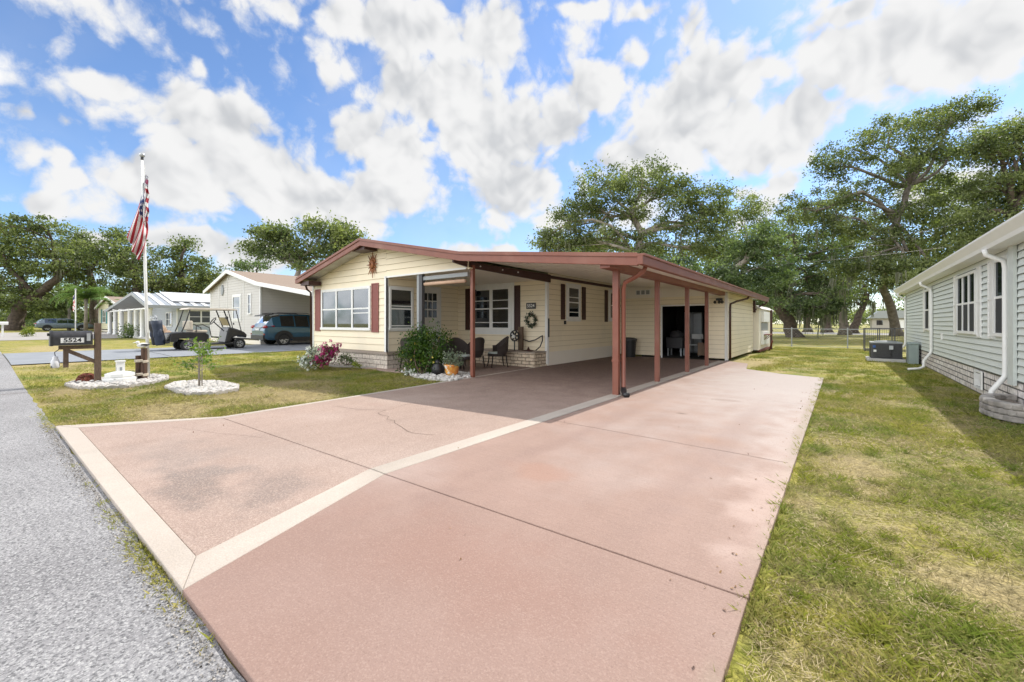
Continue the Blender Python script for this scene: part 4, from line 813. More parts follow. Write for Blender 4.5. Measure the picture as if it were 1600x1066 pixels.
b = MB(); b.box(-.5, .5, -.005, .05, .98, 1.01); b.build('tailgate_trim', M['steel'], suv)
b = MB(); b.box(.78, .86, -.02, .04, .60, .68); b.build('reflector', M['tail'], suv); b = MB(); b.box(-.86, -.78, -.02, .04, .60, .68); b.build('reflector', M['tail'], suv)
ST_W = [(0.0, .45, .75, .78, .70, .74, .6), (.06, .36, .92, .96, .82, .84, .68), (.3, .32, .96, 1.25, .88, .90, .64), (.75, .28, .95, 1.46, .90, .91, .62), (1.7, .26, .93, 1.50, .90, .92, .62), (1.76, .26, .93, 1.50, .9, .92, .62), (2.6, .26, .92, 1.48, .90, .92, .62), (2.66, .26, .92, 1.47, .9, .92, .62), (3.1, .26, .91, 1.36, .90, .92, .62), (3.75, .27, .90, .98, .90, .90, .6), (4.5, .30, .82, .86, .86, .86, .6), (4.85, .36, .66, .70, .76, .76, .5), (4.92, .42, .56, .58, .66, .66, .5)]
wag = car('parked_wagon', 'grey blue estate car parked far down the street beyond the black mailbox', 'car', (-74.9, 4.3, gz(-74.9)), 4.9, 1.84, ST_W, M['wagon'], (.95, 3.85), .34, (3, 5, 7, 8), rearglass=(2, 8))
for sx in (1, -1):
    b = MB(); b.ball((sx * .8, .05, .85), (.1, .08, .07), 8, 5); b.build('tail_light', M['tail'], wag)
b = MB()
for sx in (1, -1):
    for y in (.95, 3.85): b.add([(sx * .925, y + .42 * math.cos(math.pi * i / 12), .34 + .40 * math.sin(math.pi * i / 12)) for i in range(13)], [tuple(range(13))])
    b.box(*sorted((sx * .89, sx * .925)), 1.4, 3.4, .24, .36)
b.build('lower_cladding', M['black'], wag)
# golf cart, nose +Y
gc = thing('golf_cart', 'black golf cart with a cream roof and golf bags strapped to its back', 'golf cart', (-23.35, 5.05, .165)); ORI[gc.name] = Vector((0, 0, 0))
P = M['black']; M['cartpaint'] = mat('gloss_black_cart_body', (.012, .012, .014), .35, coat=.25)
b = MB(); b.prism([(2.2, .30), (2.42, .30), (2.48, .52), (2.70, .62), (2.98, .60), (3.10, .50), (3.14, .66), (3.02, .80), (2.72, .95), (2.45, 1.04), (2.36, 1.03), (2.30, .86)], -.52, .52, 'x'); b.build('front_cowl', M['cartpaint'], gc, bevel=.05)
b = MB(); b.prism([(.10, .42), (.15, .80), (.60, .84), (1.42, .80), (1.55, .70), (1.56, .30), (1.15, .28), (1.05, .55), (.45, .55), (.35, .40)], -.56, .56, 'x'); b.build('rear_body', M['cartpaint'], gc, bevel=.04)
b = MB(); b.box(-.58, .58, 1.45, 2.6, .24, .30); b.bar((.60, 1.4, .27), (.60, 2.55, .27), .05, .06); b.bar((-.60, 1.4, .27), (-.60, 2.55, .27), .05, .06); b.build('floor', P, gc)
b = MB(); b.box(-.54, .54, .95, 1.5, .80, .92); b.box(-.54, .54, .82, .95, .92, 1.34); b.build('seat', mat('beige_vinyl', (.55, .48, .38), .5), gc, bevel=.04)
b = MB(); b.tube([(.6, 1.05, .82), (.6, 1.05, 1.12), (.6, 1.30, 1.16), (.6, 1.55, 1.02), (.6, 1.62, .6)], .02, 6); b.tube([(-.6, 1.05, .82), (-.6, 1.05, 1.12), (-.6, 1.30, 1.16), (-.6, 1.55, 1.02), (-.6, 1.62, .6)], .02, 6); b.build('armrest', P, gc)
b = MB(); b.prism([(.72, 1.86), (.80, 1.92), (2.50, 1.92), (2.70, 1.87), (2.68, 1.84), (.72, 1.84)], -.60, .60, 'x'); b.build('canopy', mat('cream_canopy', (.68, .60, .50), .5), gc, bevel=.015)
b = MB()
for sx in (-.5, .5): b.tube([(sx, 2.15, 1.84), (sx, 2.42, 1.05)], .028, 6); b.tube([(sx, 2.66, 1.84), (sx, 2.88, .85)], .02, 6); b.tube([(sx, .85, 1.84), (sx, .72, 1.35), (sx, .55, .85)], .026, 6)
b.build('roof_strut', P, gc)
b = MB(); b.add([(-.48, 2.40, 1.12), (.48, 2.40, 1.12), (.48, 2.24, 1.5), (-.48, 2.24, 1.5)], [(0, 1, 2, 3)]); b.build('windscreen', mat('amber_screen', (.45, .36, .24), .3), gc)
b = MB(); b.tube([(.22, 2.25, .85), (.22, 1.82, 1.30)], .025, 6); k = len(b.v)
n = 16
for i in range(n):
    a, c = 2 * math.pi * i / n, 2 * math.pi * (i + 1) / n
    def q(z): return (.22 + .19 * math.cos(z), 1.80 + .10 * math.sin(z), 1.33 + .15 * math.sin(z))
    b.tube([q(a), q(c)], .02, 5)
b.bar((.03, 1.80, 1.33), (.41, 1.80, 1.33), .02, .02); b.build('steering_wheel', P, gc)
b = MB(); b.box(.44, .60, 2.22, 2.30, 1.42, 1.54); b.ball((.66, 2.5, 1.2), (.07, .03, .05), 8, 5); b.build('mirror', P, gc)
for y in (.74, 2.78):
    for sx in (1, -1):
        w_ = wheel(gc, 0, 0, .25, .19, sx, 5, .62)
        for c in [w_] + children(w_):
            for v in c.data.vertices: v.co += Vector((sx * .55, y, 0))
b = MB(); b.box(-.55, .55, -.02, .12, .35, .45); b.tube([(.5, .0, .4), (.5, -.1, .9), (-.5, -.1, .9), (-.5, .0, .4)], .02, 6); b.build('bag_rack', P, gc)
M['bag'] = mat('navy_golf_bag', (.025, .035, .06), .6, bump=.3)
for i, (x, lab) in enumerate(((.30, 'navy golf bag full of clubs on the right side of the cart rack'), (-.25, 'black golf bag with fewer clubs on the left side of the cart rack'))):
    g_ = thing('golf_bag', lab, 'golf bag', (-23.35 + x, 4.9, .55), group='golf bags on the cart'); ORI[g_.name] = Vector((0, 0, 0))
    bb = MB(); bb.lathe([(.15, -.1), (.18, -.04), (.17, .5), (.19, .78), (.2, .96)], (0, 0, 0), 12); bb.xf(Matrix.Rotation(R(8), 4, 'X')); bb.build('bag', M['bag'] if i == 0 else M['black'], g_, smooth=True)
    bb = MB(); bb.ball((.15, -.04, .42), (.08, .09, .2), 8, 6); bb.ball((.0, -.17, .4), (.11, .08, .22), 8, 6); bb.build('pocket', M['bag'], g_, smooth=True)
    bb = MB(); r2 = random.Random(i)
    for k in range(6 if i == 0 else 4):
        a = r2.uniform(0, 6.28); px, py = .09 * math.cos(a), .09 * math.sin(a) - .08; h = r2.uniform(1.0, 1.18)
        bb.tube([(px, py, .8), (px * 1.2, py - .05, h)], .008, 5); bb.ball((px * 1.2 + .03, py - .05, h), (.06, .035, .03), 8, 5)
    bb.build('club', M['steel'], g_, smooth=True)
# ------------------------------------------------------------------ mailbox by the street
t = thing('mailbox', 'large black mailbox with the number 5524 on a brown timber post', 'mailbox', (-13.47, 1.72, 0))
b = MB(); b.box(-13.53, -13.42, 1.68, 1.79, 0, 1.40); b.build('post', M['wood'], t, bevel=.006)
b = MB(); b.box(-13.52, -13.43, 1.12, 1.68, .82, .90); b.box(-13.52, -13.43, 1.19, 1.27, .42, .82); b.build('arm', M['wood'], t, bevel=.004)
b = MB(); b.bar((-13.475, 1.24, .80), (-13.475, 1.72, .50), .08, .08); b.build('brace', M['wood'], t)
pr = [(-13.60, .91), (-13.34, .91), (-13.34, 1.10)] + [(-13.47 + .13 * math.cos(math.pi * i / 12), 1.10 + .125 * math.sin(math.pi * i / 12)) for i in range(1, 12)] + [(-13.60, 1.10)]
b = MB(); b.prism(pr, 1.02, 1.64); mbx = b.build('box', mat('black_mailbox_shell', (.022, .022, .026), .4, (.06, .06, .065), 14, .6, bump=.15), t, bevel=.008)
pr2 = [(-13.47 + (x + 13.47) * 1.07, 1.05 + (z - 1.05) * 1.06) for x, z in pr]
b = MB(); b.prism(pr2, .985, 1.03); b.box(-13.49, -13.45, .95, .985, 1.12, 1.18); b.build('lid', M['black'], t)
b = MB(); b.prism([(1.14, .965), (1.50, .965), (1.50, 1.075), (1.14, 1.075)], -13.339, -13.336, 'x'); b.build('number_plate', M['white'], t)
def text(name, s_, size, m, parent, Mx, ext=.002, w=None):
    cu = bpy.data.curves.new(name, 'FONT'); cu.body = s_; cu.size = size; cu.align_x = 'CENTER'; cu.align_y = 'CENTER'; cu.extrude = ext; cu.offset = size * .02
    o = bpy.data.objects.new(name, cu); S.collection.objects.link(o); dg = bpy.context.evaluated_depsgraph_get(); me = bpy.data.meshes.new_from_object(o.evaluated_get(dg)); bpy.data.objects.remove(o)
    n_ = bpy.data.objects.new(name, me); S.collection.objects.link(n_); me.materials.clear(); me.materials.append(m)
    org = ORI.get(parent.name, Vector((0, 0, 0))); me.transform(Matrix.Translation(-org) @ Mx); n_.parent = parent; return n_
Rz90 = Matrix.Rotation(R(90), 4, 'Z') @ Matrix.Rotation(R(90), 4, 'X')
text('number', '5524', .125, M['black'], t, Matrix.Translation((-13.333, 1.32, 1.020)) @ Rz90 @ Matrix.Scale(1.12, 4, (1, 0, 0)))
b = MB(); b.box(-13.335, -13.32, 1.54, 1.60, 1.0, 1.17); b.build('flag_lever', M['steel'], t)
t = thing('hanging_jug', 'white hanging can with dark patches dangling under the mailbox arm', 'can', (-13.47, 1.07, .42))
b = MB(); b.lathe([(.05, 0), (.07, .02), (.07, .14), (.045, .2), (.045, .24), (.02, .26)], (-13.47, 1.07, .42), 14); b.build('can', mat('white_enamel_can', (.72, .72, .74), .4, col3=(.05, .05, .06), n3=9, thr3=(.60, .62)), t, smooth=True)
b = MB(); b.tube([(-13.47, 1.07, .68), (-13.47, 1.06, .76), (-13.47, 1.13, .83)], .008, 5); b.build('hook', M['black'], t)
def gp(u, v, z=0):
    d = (CAM_H - z) * FPX / (v - VH); l = d * (u - 800) / FPX; return (-sa * d + ca_ * l, ca_ * d + sa * l)
def bed(name, label, poly, hh, mrock, edgem, seed, n, scallop=True, rs=(.02, .045)):
    cx = sum(p[0] for p in poly) / len(poly); cy = sum(p[1] for p in poly) / len(poly)
    t = thing(name, label, 'garden bed', (cx, cy, 0)); rr = random.Random(seed)
    if scallop:
        b = MB()
        for i in range(len(poly)):
            p, q = Vector((*poly[i], 0)), Vector((*poly[(i + 1) % len(poly)], 0)); L2 = (q - p).length; k = max(1, round(L2 / .15)); d = (q - p).normalized()
            for j in range(k):
                a = p + d * L2 * j / k; c = p + d * L2 * (j + 1) / k; nrm = Vector((-d.y, d.x, 0)) * .025; pts = []
                for s_ in range(7):
                    f = s_ / 6; pts.append((a + (c - a) * f, hh * (.72 + .34 * math.sin(math.pi * f))))
                vs = [tuple(pp + nrm) + () for pp, _ in pts]
                V_ = [(pp.x + nrm.x, pp.y + nrm.y, -.01) for pp, _ in pts] + [(pp.x + nrm.x, pp.y + nrm.y, z) for pp, z in pts] + [(pp.x - nrm.x, pp.y - nrm.y, -.01) for pp, _ in pts] + [(pp.x - nrm.x, pp.y - nrm.y, z) for pp, z in pts]
                b.add(V_, [f_ for i_ in range(6) for f_ in ((i_, i_ + 1, 8 + i_, 7 + i_), (14 + i_, 21 + i_, 22 + i_, 15 + i_), (7 + i_, 8 + i_, 22 + i_, 21 + i_))] + [(0, 7, 21, 14), (6, 20, 27, 13)])
        b.build('edging', edgem, t)
    b = MB(); pl = [(cx + (x - cx) * .97, cy + (y - cy) * .97) for x, y in poly]; b.prism(pl, -.01, hh * .55, 'z')
    def inside(x, y):
        c = False; m_ = len(pl)
        for i in range(m_):
            x1, y1 = pl[i]; x2, y2 = pl[(i + 1) % m_]
            if (y1 > y) != (y2 > y) and x < (x2 - x1) * (y - y1) / (y2 - y1) + x1: c = not c
        return c
    xs_ = [p[0] for p in pl]; ys_ = [p[1] for p in pl]; c_ = 0
    while c_ < n:
        x, y = rr.uniform(min(xs_), max(xs_)), rr.uniform(min(ys_), max(ys_))
        if not inside(x, y): continue
        r = rr.uniform(*rs); b.ball((x, y, hh * .55 + r * .4), (r * rr.uniform(.8, 1.3), r * rr.uniform(.8, 1.3), r * .75), 7, 5, .18, c_); c_ += 1
    o = b.build('rocks', mrock, t); return t
bed('mailbox_bed', 'scalloped stone edged bed of white rocks around the mailbox and the flagpole', [gp(*q) for q in ((103, 603), (125, 608), (150, 609), (200, 606), (235, 601), (262, 595), (262, 590), (236, 588), (180, 592), (125, 597))], .07, M['rock'], M['kerbstone'], 1, 420)
bed('sapling_bed', 'oval scalloped bed of bright white rocks around the thin young tree', [gp(*q) for q in ((259, 607), (278, 614), (300, 618), (335, 617), (371, 611), (372, 605), (345, 599), (305, 598), (275, 600))], .065, M['rock'], M['kerbstone'], 2, 520)
def gv(u, v): p = gp(u, v); return Vector((p[0], p[1], 0))
p = gv(136, 599); t = thing('wire_ball', 'rust red woven wire dome beside the mailbox post', 'ornament', p)
b = MB(); rr = random.Random(4)
for i in range(46):
    a = rr.uniform(0, 6.28); tl = rr.uniform(0, 1.4); pts = []
    ax = Vector((math.cos(a) * math.sin(tl), math.sin(a) * math.sin(tl), math.cos(tl))); u_ = ax.orthogonal().normalized(); v_ = ax.cross(u_)
    for k in range(13):
        q = 2 * math.pi * k / 12; pts.append(p + Vector((0, 0, .05)) + (u_ * math.cos(q) + v_ * math.sin(q)) * .185 * rr.uniform(.96, 1.04))
    b.tube(pts, .009, 4, False)
b.build('wires', M['rust'], t)
p = gv(188, 599); t = thing('white_lighthouse', 'white stepped garden ornament with a square tower in the mailbox bed', 'ornament', p)
b = MB(); pf = [(.26, 0), (.30, .04), (.31, .13), (.24, .15), (.27, .17), (.27, .24), (.20, .26), (.12, .28)]; b.lathe(pf, p, 8); b.build('base', M['white'], t, bevel=.008)
b = MB(); b.box(p.x - .07, p.x + .07, p.y - .07, p.y + .07, .27, .52); b.box(p.x - .085, p.x + .085, p.y - .085, p.y + .085, .50, .53); b.build('tower', M['white'], t, bevel=.006)
b = MB(); b.box(p.x + .07, p.x + .074, p.y - .02, p.y + .02, .30, .38); b.box(p.x - .02, p.x + .02, p.y - .074, p.y - .07, .30, .38)
for i in range(5): b.box(p.x + .20 + 0 * i, p.x + .262, p.y - .15 + i * .06, p.y - .12 + i * .06, .125, .135)
b.build('dark_marks', M['grey'], t)
p = gv(221, 596); t = thing('dock_pilings', 'pair of brown timber pilings bound with rope beside the flagpole', 'ornament', p)
for dx, dy, h, r in ((-.055, -.04, .62, .062), (.055, .04, .80, .062)):
    b = MB(); b.tube([(p.x + dx, p.y + dy, 0), (p.x + dx, p.y + dy, h)], r, 12); b.build('piling', mat('piling_wood', (.13, .07, .045), .85, (.05, .03, .02), 10, 1, bump=.5, bscale=25, stretch=(4, 4, .6)) if 'piling_wood' not in bpy.data.materials else bpy.data.materials['piling_wood'], t, smooth=False)
for z0 in (.14, .46):
    b = MB(); b.tube([(p.x + .135 * math.cos(q), p.y + .115 * math.sin(q), z0 + .03 * q / 6.28) for q in [2 * math.pi * i / 14 for i in range(29)]], .018, 6, False)
    b.build('rope', bpy.data.materials['pale_rope'] if 'pale_rope' in bpy.data.materials else  mat('pale_rope', (.55, .48, .38), .9, bump=.6, bscale=80), t)
g_ = thing('gull_figure', 'small white gull figure perched on the taller piling', 'figurine', (p.x + .05, p.y + .04, .80))
b = MB(); b.ball((p.x + .05, p.y + .02, .87), (.06, .12, .06), 10, 7); b.ball((p.x + .05, p.y - .08, .94), (.035, .04, .035), 8, 6); b.tube([(p.x + .05, p.y - .11, .94), (p.x + .05, p.y - .17, .93)], [.012, .003], 6); b.build('body', M['white'], g_, smooth=True)
b = MB(); b.ball((p.x + .10, p.y + .05, .88), (.014, .09, .03), 8, 6); b.build('wing', M['dkgrey'], g_, smooth=True)
b = MB(); b.tube([(p.x + .05, p.y + .02, .79), (p.x + .05, p.y + .02, .84)], .01, 5); b.build('leg', M['terra'], g_)
# flagpole and flag
p = gv(232, 594); t = thing('flagpole', 'tall white flagpole with a silver ball leaning slightly left', 'flagpole', p)
d0 = (p.x * -sa + p.y * ca_); top = at(d0, 222, 250)
b = MB(); b.tube([p, p + (top - p) * .5, top], [.036, .032, .024], 12); b.build('pole', M['white'], t, smooth=True)
b = MB(); b.tube([top, top + Vector((0, 0, .07))], .03, 8); b.build('truck', M['black'], t); b = MB(); b.ball(top + Vector((0, 0, .12)), .06, 12, 8); b.build('finial', M['steel'], t, smooth=True)
b = MB(); b.tube([at(d0 - .05, 226, 258), at(d0 - .05, 227, 400), at(d0 - .05, 231, 520)], .006, 5); b.build('halyard', M['white'], t)
# draped flag: grid hanging from the pole
fc = thing('flag', 'american flag hanging limp from the tall white flagpole', 'flag', at(d0, 226, 275))
M['fred'] = mat('flag_red', (.42, .03, .045), .8); M['fwhite'] = mat('flag_white', (.75, .73, .72), .8); M['fblue'] = mat('flag_navy', (.02, .04, .14), .8)
def fl(s, q):   # s along fly 0..1, q down hoist 0..1
    u = 225.5 + 3 * q - 6 * s; 
    # fly end falls: the cloth sags, lower corner swings out to the left
    L_ = s
    uu = 226 + 2.5 * q - 26 * (L_ ** 1.15) * (1 - .55 * q) + 6 * math.sin(L_ * 3.1) * q
    vv = 276 + 74 * q + L_ * (94 - 38 * q) + 6 * math.sin(q * 3)
    dd = d0 - .05 + .07 * math.sin(q * 15 + s * 4) * (.4 + s) + .05 * math.sin(s * 9)
    return at(dd, uu + 2.2 * math.sin(q * 15 + s * 4), vv)
nS, nQ = 26, 26; b = MB(); b.v = [tuple(fl(i / nS, j / nQ)) for i in range(nS + 1) for j in range(nQ + 1)]
for i in range(nS):
    for j in range(nQ):
        s_, q_ = (i + .5) / nS, (j + .5) / nQ; st = int(q_ * 13)
        if s_ < .42 and st < 7: k = 2 if not ((i + j) % 3 == 0 and (i % 2 == 0)) else 1
        else: k = 0 if st % 2 == 0 else 1
        b.f.append((i * (nQ + 1) + j, (i + 1) * (nQ + 1) + j, (i + 1) * (nQ + 1) + j + 1, i * (nQ + 1) + j + 1)); b.mi.append(k)
o = b.build('cloth', [M['fred'], M['fwhite'], M['fblue']], fc, smooth=True)
md = o.modifiers.new('s', 'SOLIDIFY'); md.thickness = .004
# second fold on the other side of the pole
b = MB(); b.v = []
for i in range(9):
    for j in range(21):
        s_, q_ = i / 8, j / 20; b.v.append(tuple(at(d0 - .06 + .05 * math.sin(q_ * 14 + s_ * 5), 226.5 + 2 * q_ + 5.5 * s_ * (1 - .5 * abs(q_ - .4)) + .8 * math.sin(q_ * 18), 272 + 72 * q_ + 3 * s_)))
for i in range(8):
    for j in range(20): b.f.append((i * 21 + j, (i + 1) * 21 + j, (i + 1) * 21 + j + 1, i * 21 + j + 1)); b.mi.append(2 if j < 5 and (i + j) % 2 else (0 if (j // 2) % 2 else 1))
b.build('fold', [M['fred'], M['fwhite'], M['fblue']], fc, smooth=True)
# small far flag and white mailbox post
def lonflag():
    p = at(46, 118, 520); p.z = gz(p.x); t = thing('far_flagpole', 'short far flagpole in front of the parked estate car', 'flagpole', p)
    b = MB(); b.tube([p, p + Vector((0, 0, 4.6))], .05, 8); b.build('pole', M['white'], t); b = MB(); b.ball(p + Vector((0, 0, 4.66)), .09, 8, 6); b.build('finial', M['steel'], t)
    f = thing('far_flag', 'faded flag drooping from the short far flagpole', 'flag', p + Vector((0, 0, 3.4)))
    b = MB(); 
    for i in range(7):
        for j in range(9): b.v.append(tuple(p + Vector((-.05 - .5 * i / 6 * (.5 + .5 * j / 8), -.1 + .08 * math.sin(i + j), 4.2 - 1.7 * j / 8 - .35 * i / 6))))
    for i in range(6):
        for j in range(8): b.f.append((i * 9 + j, (i + 1) * 9 + j, (i + 1) * 9 + j + 1, i * 9 + j + 1)); b.mi.append(2 if j < 3 and i < 3 else (j + i // 2) % 2)
    b.build('cloth', [M['fred'], M['fwhite'], M['fblue']], f, smooth=True)
lonflag()
p = at(34, 4, 530); p.z = gz(p.x)
t = thing('white_mailbox', 'white mailbox on a white post at the far left edge of the street', 'mailbox', p)
b = MB(); b.box(p.x - .06, p.x + .06, p.y - .06, p.y + .06, p.z, p.z + .95); b.build('post', M['white'], t)
b = MB(); b.prism([(p.x - .12, p.z + .95), (p.x + .12, p.z + .95), (p.x + .12, p.z + 1.1), (p.x + .07, p.z + 1.2), (p.x - .07, p.z + 1.2), (p.x - .12, p.z + 1.1)], p.y - .45, p.y + .3); b.build('box', M['white'], t)
# carved stump by the metal roof house
p = at(30, 250, 532); p.z = gz(p.x)
t = thing('carved_stump', 'rounded tan carved stump sculpture on the lawn of the metal roof house', 'sculpture', p)
b = MB(); b.ball(p + Vector((0, 0, .5)), (.42, .42, .6), 10, 8, .1, 3); b.ball(p + Vector((.12, .3, .28)), (.4, .45, .42), 10, 7, .12, 5); b.tube([p + Vector((.1, -.25, 0)), p + Vector((.05, -.2, .75))], [.18, .12], 8); b.build('carving', mat('tan_carved_wood', (.38, .27, .19), .8, (.25, .17, .12), 8, 1, bump=.5, bscale=12), t, smooth=True)
# ------------------------------------------------------------------ front of the home
p0 = Vector((-14.5, 7.2, 0))
o = MB(); 
star = thing('sun_ornament', 'rust coloured metal sun ornament hung on the gable', 'ornament', (-11.3, 7.52, 3.2))
k = 16; b = MB(); pts = []
for i in range(2 * k):
    a = math.pi * i / k; r = (.31 if (i // 2) % 2 == 0 else .23) if i % 2 == 0 else .12; pts.append((-11.3 + r * math.cos(a + (.08 if i % 2 else 0)), 3.2 + r * 1.35 * math.sin(a + (.08 if i % 2 else 0))))
b.prism(pts, 7.49, 7.51); b.build('rays', mat('rusted_sun_metal', (.36, .14, .05), .5, (.16, .06, .03), 12, 1, metal=.4), star)
b = MB(); b.ball((-11.3, 7.48, 3.2), (.12, .05, .15), 14, 9); b.tube([(-11.3, 7.43, 3.24), (-11.3, 7.41, 3.17)], [.01, .022], 6); b.build('face', bpy.data.materials['rusted_sun_metal'], star, smooth=True)
b = MB(); b.box(-11.33, -11.27, 7.50, 7.536, 3.1, 3.3); b.build('hanger', M['black'], star)
t = thing('house_number', 'dark plaque with the number 5524 above the wreath', 'sign', (-8.05, 11.3, 1.95))
b = MB(); b.box(-8.23, -7.85, 11.30, 11.325, 1.87, 2.07); b.build('plaque', M['dkgrey'], t, bevel=.005); text('number', '5524', .15, M['white'], t, Matrix.Translation((-8.04, 11.297, 1.97)) @ Matrix.Rotation(R(90), 4, 'X'))
t = thing('wreath', 'round green leafy wreath hung on the porch wall', 'wreath', (-8.0, 11.28, 1.55))
b = MB(); b.tube([(-8.0 + .17 * math.cos(q), 11.27, 1.50 + .19 * math.sin(q)) for q in [2 * math.pi * i / 16 for i in range(17)]], .018, 6, False); b.build('ring', M['wood'], t)
b = MB(); rr = random.Random(6)
for i in range(190):
    q = rr.uniform(0, 6.28); c = Vector((-8.0 + .18 * math.cos(q) + rr.uniform(-.05, .05), 11.25 + rr.uniform(-.04, .03), 1.50 + .2 * math.sin(q) + rr.uniform(-.05, .05))); d = Vector((rr.uniform(-1, 1), rr.uniform(-.6, .3), rr.uniform(-1, 1))).normalized(); e = d.orthogonal().normalized() * .018
    b.add([c - e * .2, c + d * .03 + e, c + d * .07, c + d * .03 - e], [(0, 1, 2, 3)])
b.build('leaves', mat('wreath_green', (.05, .09, .045), .6, (.02, .03, .015), 20, 1), t)
# brick planter against the porch wall
t = thing('brick_planter', 'low tan brick planter box against the porch wall', 'planter', (-8.5, 11.0, 0))
b = MB(); b.box(-9.9, -7.42, 10.62, 10.72, .03, .46); b.box(-7.52, -7.42, 10.72, 11.33, .03, .46); b.box(-9.9, -9.8, 10.72, 11.33, .03, .46); b.build('brick_wall', M['brick'], t)
b = MB(); b.box(-9.92, -7.40, 10.60, 11.34, .46, .50); b.build('cap', bpy.data.materials['taupe_trim'], t, bevel=.006)
t = thing('garden_basket', 'small dark wire stand with a flat dish on the brick planter', 'ornament', (-7.9, 10.9, .5))
b = MB(); b.lathe([(.16, 0), (.17, .03), (.05, .05), (.03, .10), (.015, .14)], (-7.85, 10.9, .5), 14); b.build('dish', M['dkbrown'], t, smooth=True)
t = thing('hose', 'dark hose sagging along the porch wall above the brick planter', 'hose', (-8.0, 11.2, .9)); b = MB()
b.tube([(-8.55, 11.1, .95), (-8.45, 11.15, .98), (-8.25, 11.15, .86), (-8.0, 11.15, .80), (-7.75, 11.15, .86), (-7.55, 11.2, .98), (-7.48, 11.15, 1.0), (-7.44, 11.1, .85), (-7.47, 11.0, .65), (-7.6, 10.95, .53)], .018, 7); b.build('tube', M['black'], t, smooth=True)
t = thing('wall_fan', 'round black fan shaped ornament with a wooden block on the brick planter', 'ornament', (-8.5, 10.95, .5))
b = MB(); b.lathe([(.04, .0), (.02, .02), (.02, .35)], (-8.45, 10.95, .5), 10); n = 18
for i in range(n):
    a, c = 2 * math.pi * i / n, 2 * math.pi * (i + 1) / n; b.tube([(-8.45 + .17 * math.cos(a), 10.95, .98 + .17 * math.sin(a)), (-8.45 + .17 * math.cos(c), 10.95, .98 + .17 * math.sin(c))], .022, 5)
    if i % 3 == 0: b.tube([(-8.45, 10.95, .98), (-8.45 + .16 * math.cos(a), 10.95, .98 + .16 * math.sin(a))], .03, 5)
b.build('fan', M['black'], t); b = MB(); b.ball((-8.43, 10.88, .96), .06, 8, 6); b.build('hub', M['white'], t)
b = MB(); b.box(-8.38, -8.22, 11.05, 11.15, .5, 1.28); b.build('block', M['wood'], t)
# wicker chairs
def make_chair(label, loc, rz):
    t = thing('wicker_chair', label, 'chair', loc, 0, 'wicker chairs on the porch'); ORI[t.name] = Vector((0, 0, 0))
    b = MB(); n = 24
    for i in range(n + 1):
        a = R(-20) + R(220) * i / n; x = .31 * math.cos(a); y = .29 * math.sin(a); f = max(0, math.sin(a)) ** 1.3
        zt = .63 + .29 * f; lean = 1 + .16 * f
        b.v += [(x * .92, y * .92, .40), (x * (1 + .08 * f), y * (1 + .10 * f), .55), (x * lean, y * lean, zt), (x * lean * .9, y * lean * .9, zt), (x * (1 + .02 * f) * .92, y * .95, .55), (x * .84, y * .84, .40)]
    for i in range(n):
        for j in range(6):
            o_ = i * 6; b.f.append((o_ + j, o_ + (j + 1) % 6, o_ + 6 + (j + 1) % 6, o_ + 6 + j)); b.mi.append(0)
    b.f += [tuple(range(6)), tuple(n * 6 + j for j in range(5, -1, -1))]; b.mi += [0, 0]
    b.build('backrest', M['wicker'], t, smooth=False)
    b = MB(); pts = [(.30 * math.cos(R(-20) + R(220) * i / 20) * (1 + .16 * max(0, math.sin(R(-20) + R(220) * i / 20)) ** 1.3), .28 * math.sin(R(-20) + R(220) * i / 20) * (1 + .16 * max(0, math.sin(R(-20) + R(220) * i / 20)) ** 1.3), .64 + .29 * max(0, math.sin(R(-20) + R(220) * i / 20)) ** 1.3) for i in range(21)]
    b.tube(pts, .024, 8); b.build('armrest', M['wicker'], t, smooth=True)
    b = MB(); pl = [(.27 * math.cos(2 * math.pi * i / 20) , -.04 + .29 * math.sin(2 * math.pi * i / 20)) for i in range(20)]; b.prism(pl, .34, .42, 'z'); b.build('seat', M['wicker'], t, bevel=.01)
    b = MB(); b.prism([(x * .93, y * .93 - .01) for x, y in pl], .42, .47, 'z'); b.build('cushion', M['cushion'], t, bevel=.02)
    for x, y in ((.24, -.24), (-.24, -.24), (.22, .22), (-.22, .22)):
        q = MB(); q.tube([(x * .95, y * .95, .38), (x * 1.0, y, .2), (x * 1.15, y * 1.15, 0)], [.022, .02, .016], 8); q.build('leg', M['wicker'], t, smooth=True)
    t.rotation_euler = (0, 0, rz); return t
ch = make_chair('dark wicker chair with a pale cushion directly in front of the brick planter', (-8.45, 10.1, .03), R(-35))
dup(ch, (-8.75, 9.3, .03), R(-100), 'dark wicker chair behind the porch post with its seat facing right')
dup(ch, (-8.55, 8.55, .03), R(75), 'dark wicker chair turned away right beside the porch post')
dup(ch, (-9.25, 8.75, .03), R(160), 'dark wicker chair half hidden by the right side of the big green shrub')
dup(ch, (-10.1, 8.05, .03), R(200), 'dark wicker chair half hidden by the left side of the big green shrub')
t = thing('porch_jar', 'small pale lidded jar by the inside corner of the porch', 'jar', (-10.6, 10.4, .03)); b = MB(); b.lathe([(.12, 0), (.15, .12), (.15, .45), (.1, .55), (.12, .58), (.05, .66)], (-10.6, 10.6, .03), 14); b.build('jar', M['ceil'], t, smooth=True)
t = thing('side_table', 'small round dark table between the porch chairs', 'table', (-9.6, 9.6, .03)); b = MB(); b.lathe([(.25, .0), (.25, .03)], (-9.6, 9.6, .48), 20); b.build('tabletop', M['wicker'], t)
for i in range(3): q = MB(); a = 2.1 * i; q.tube([(-9.6 + .15 * math.cos(a), 9.6 + .15 * math.sin(a), .48), (-9.6 + .22 * math.cos(a), 9.6 + .22 * math.sin(a), .03)], .016, 6); q.build('leg', M['wicker'], t)
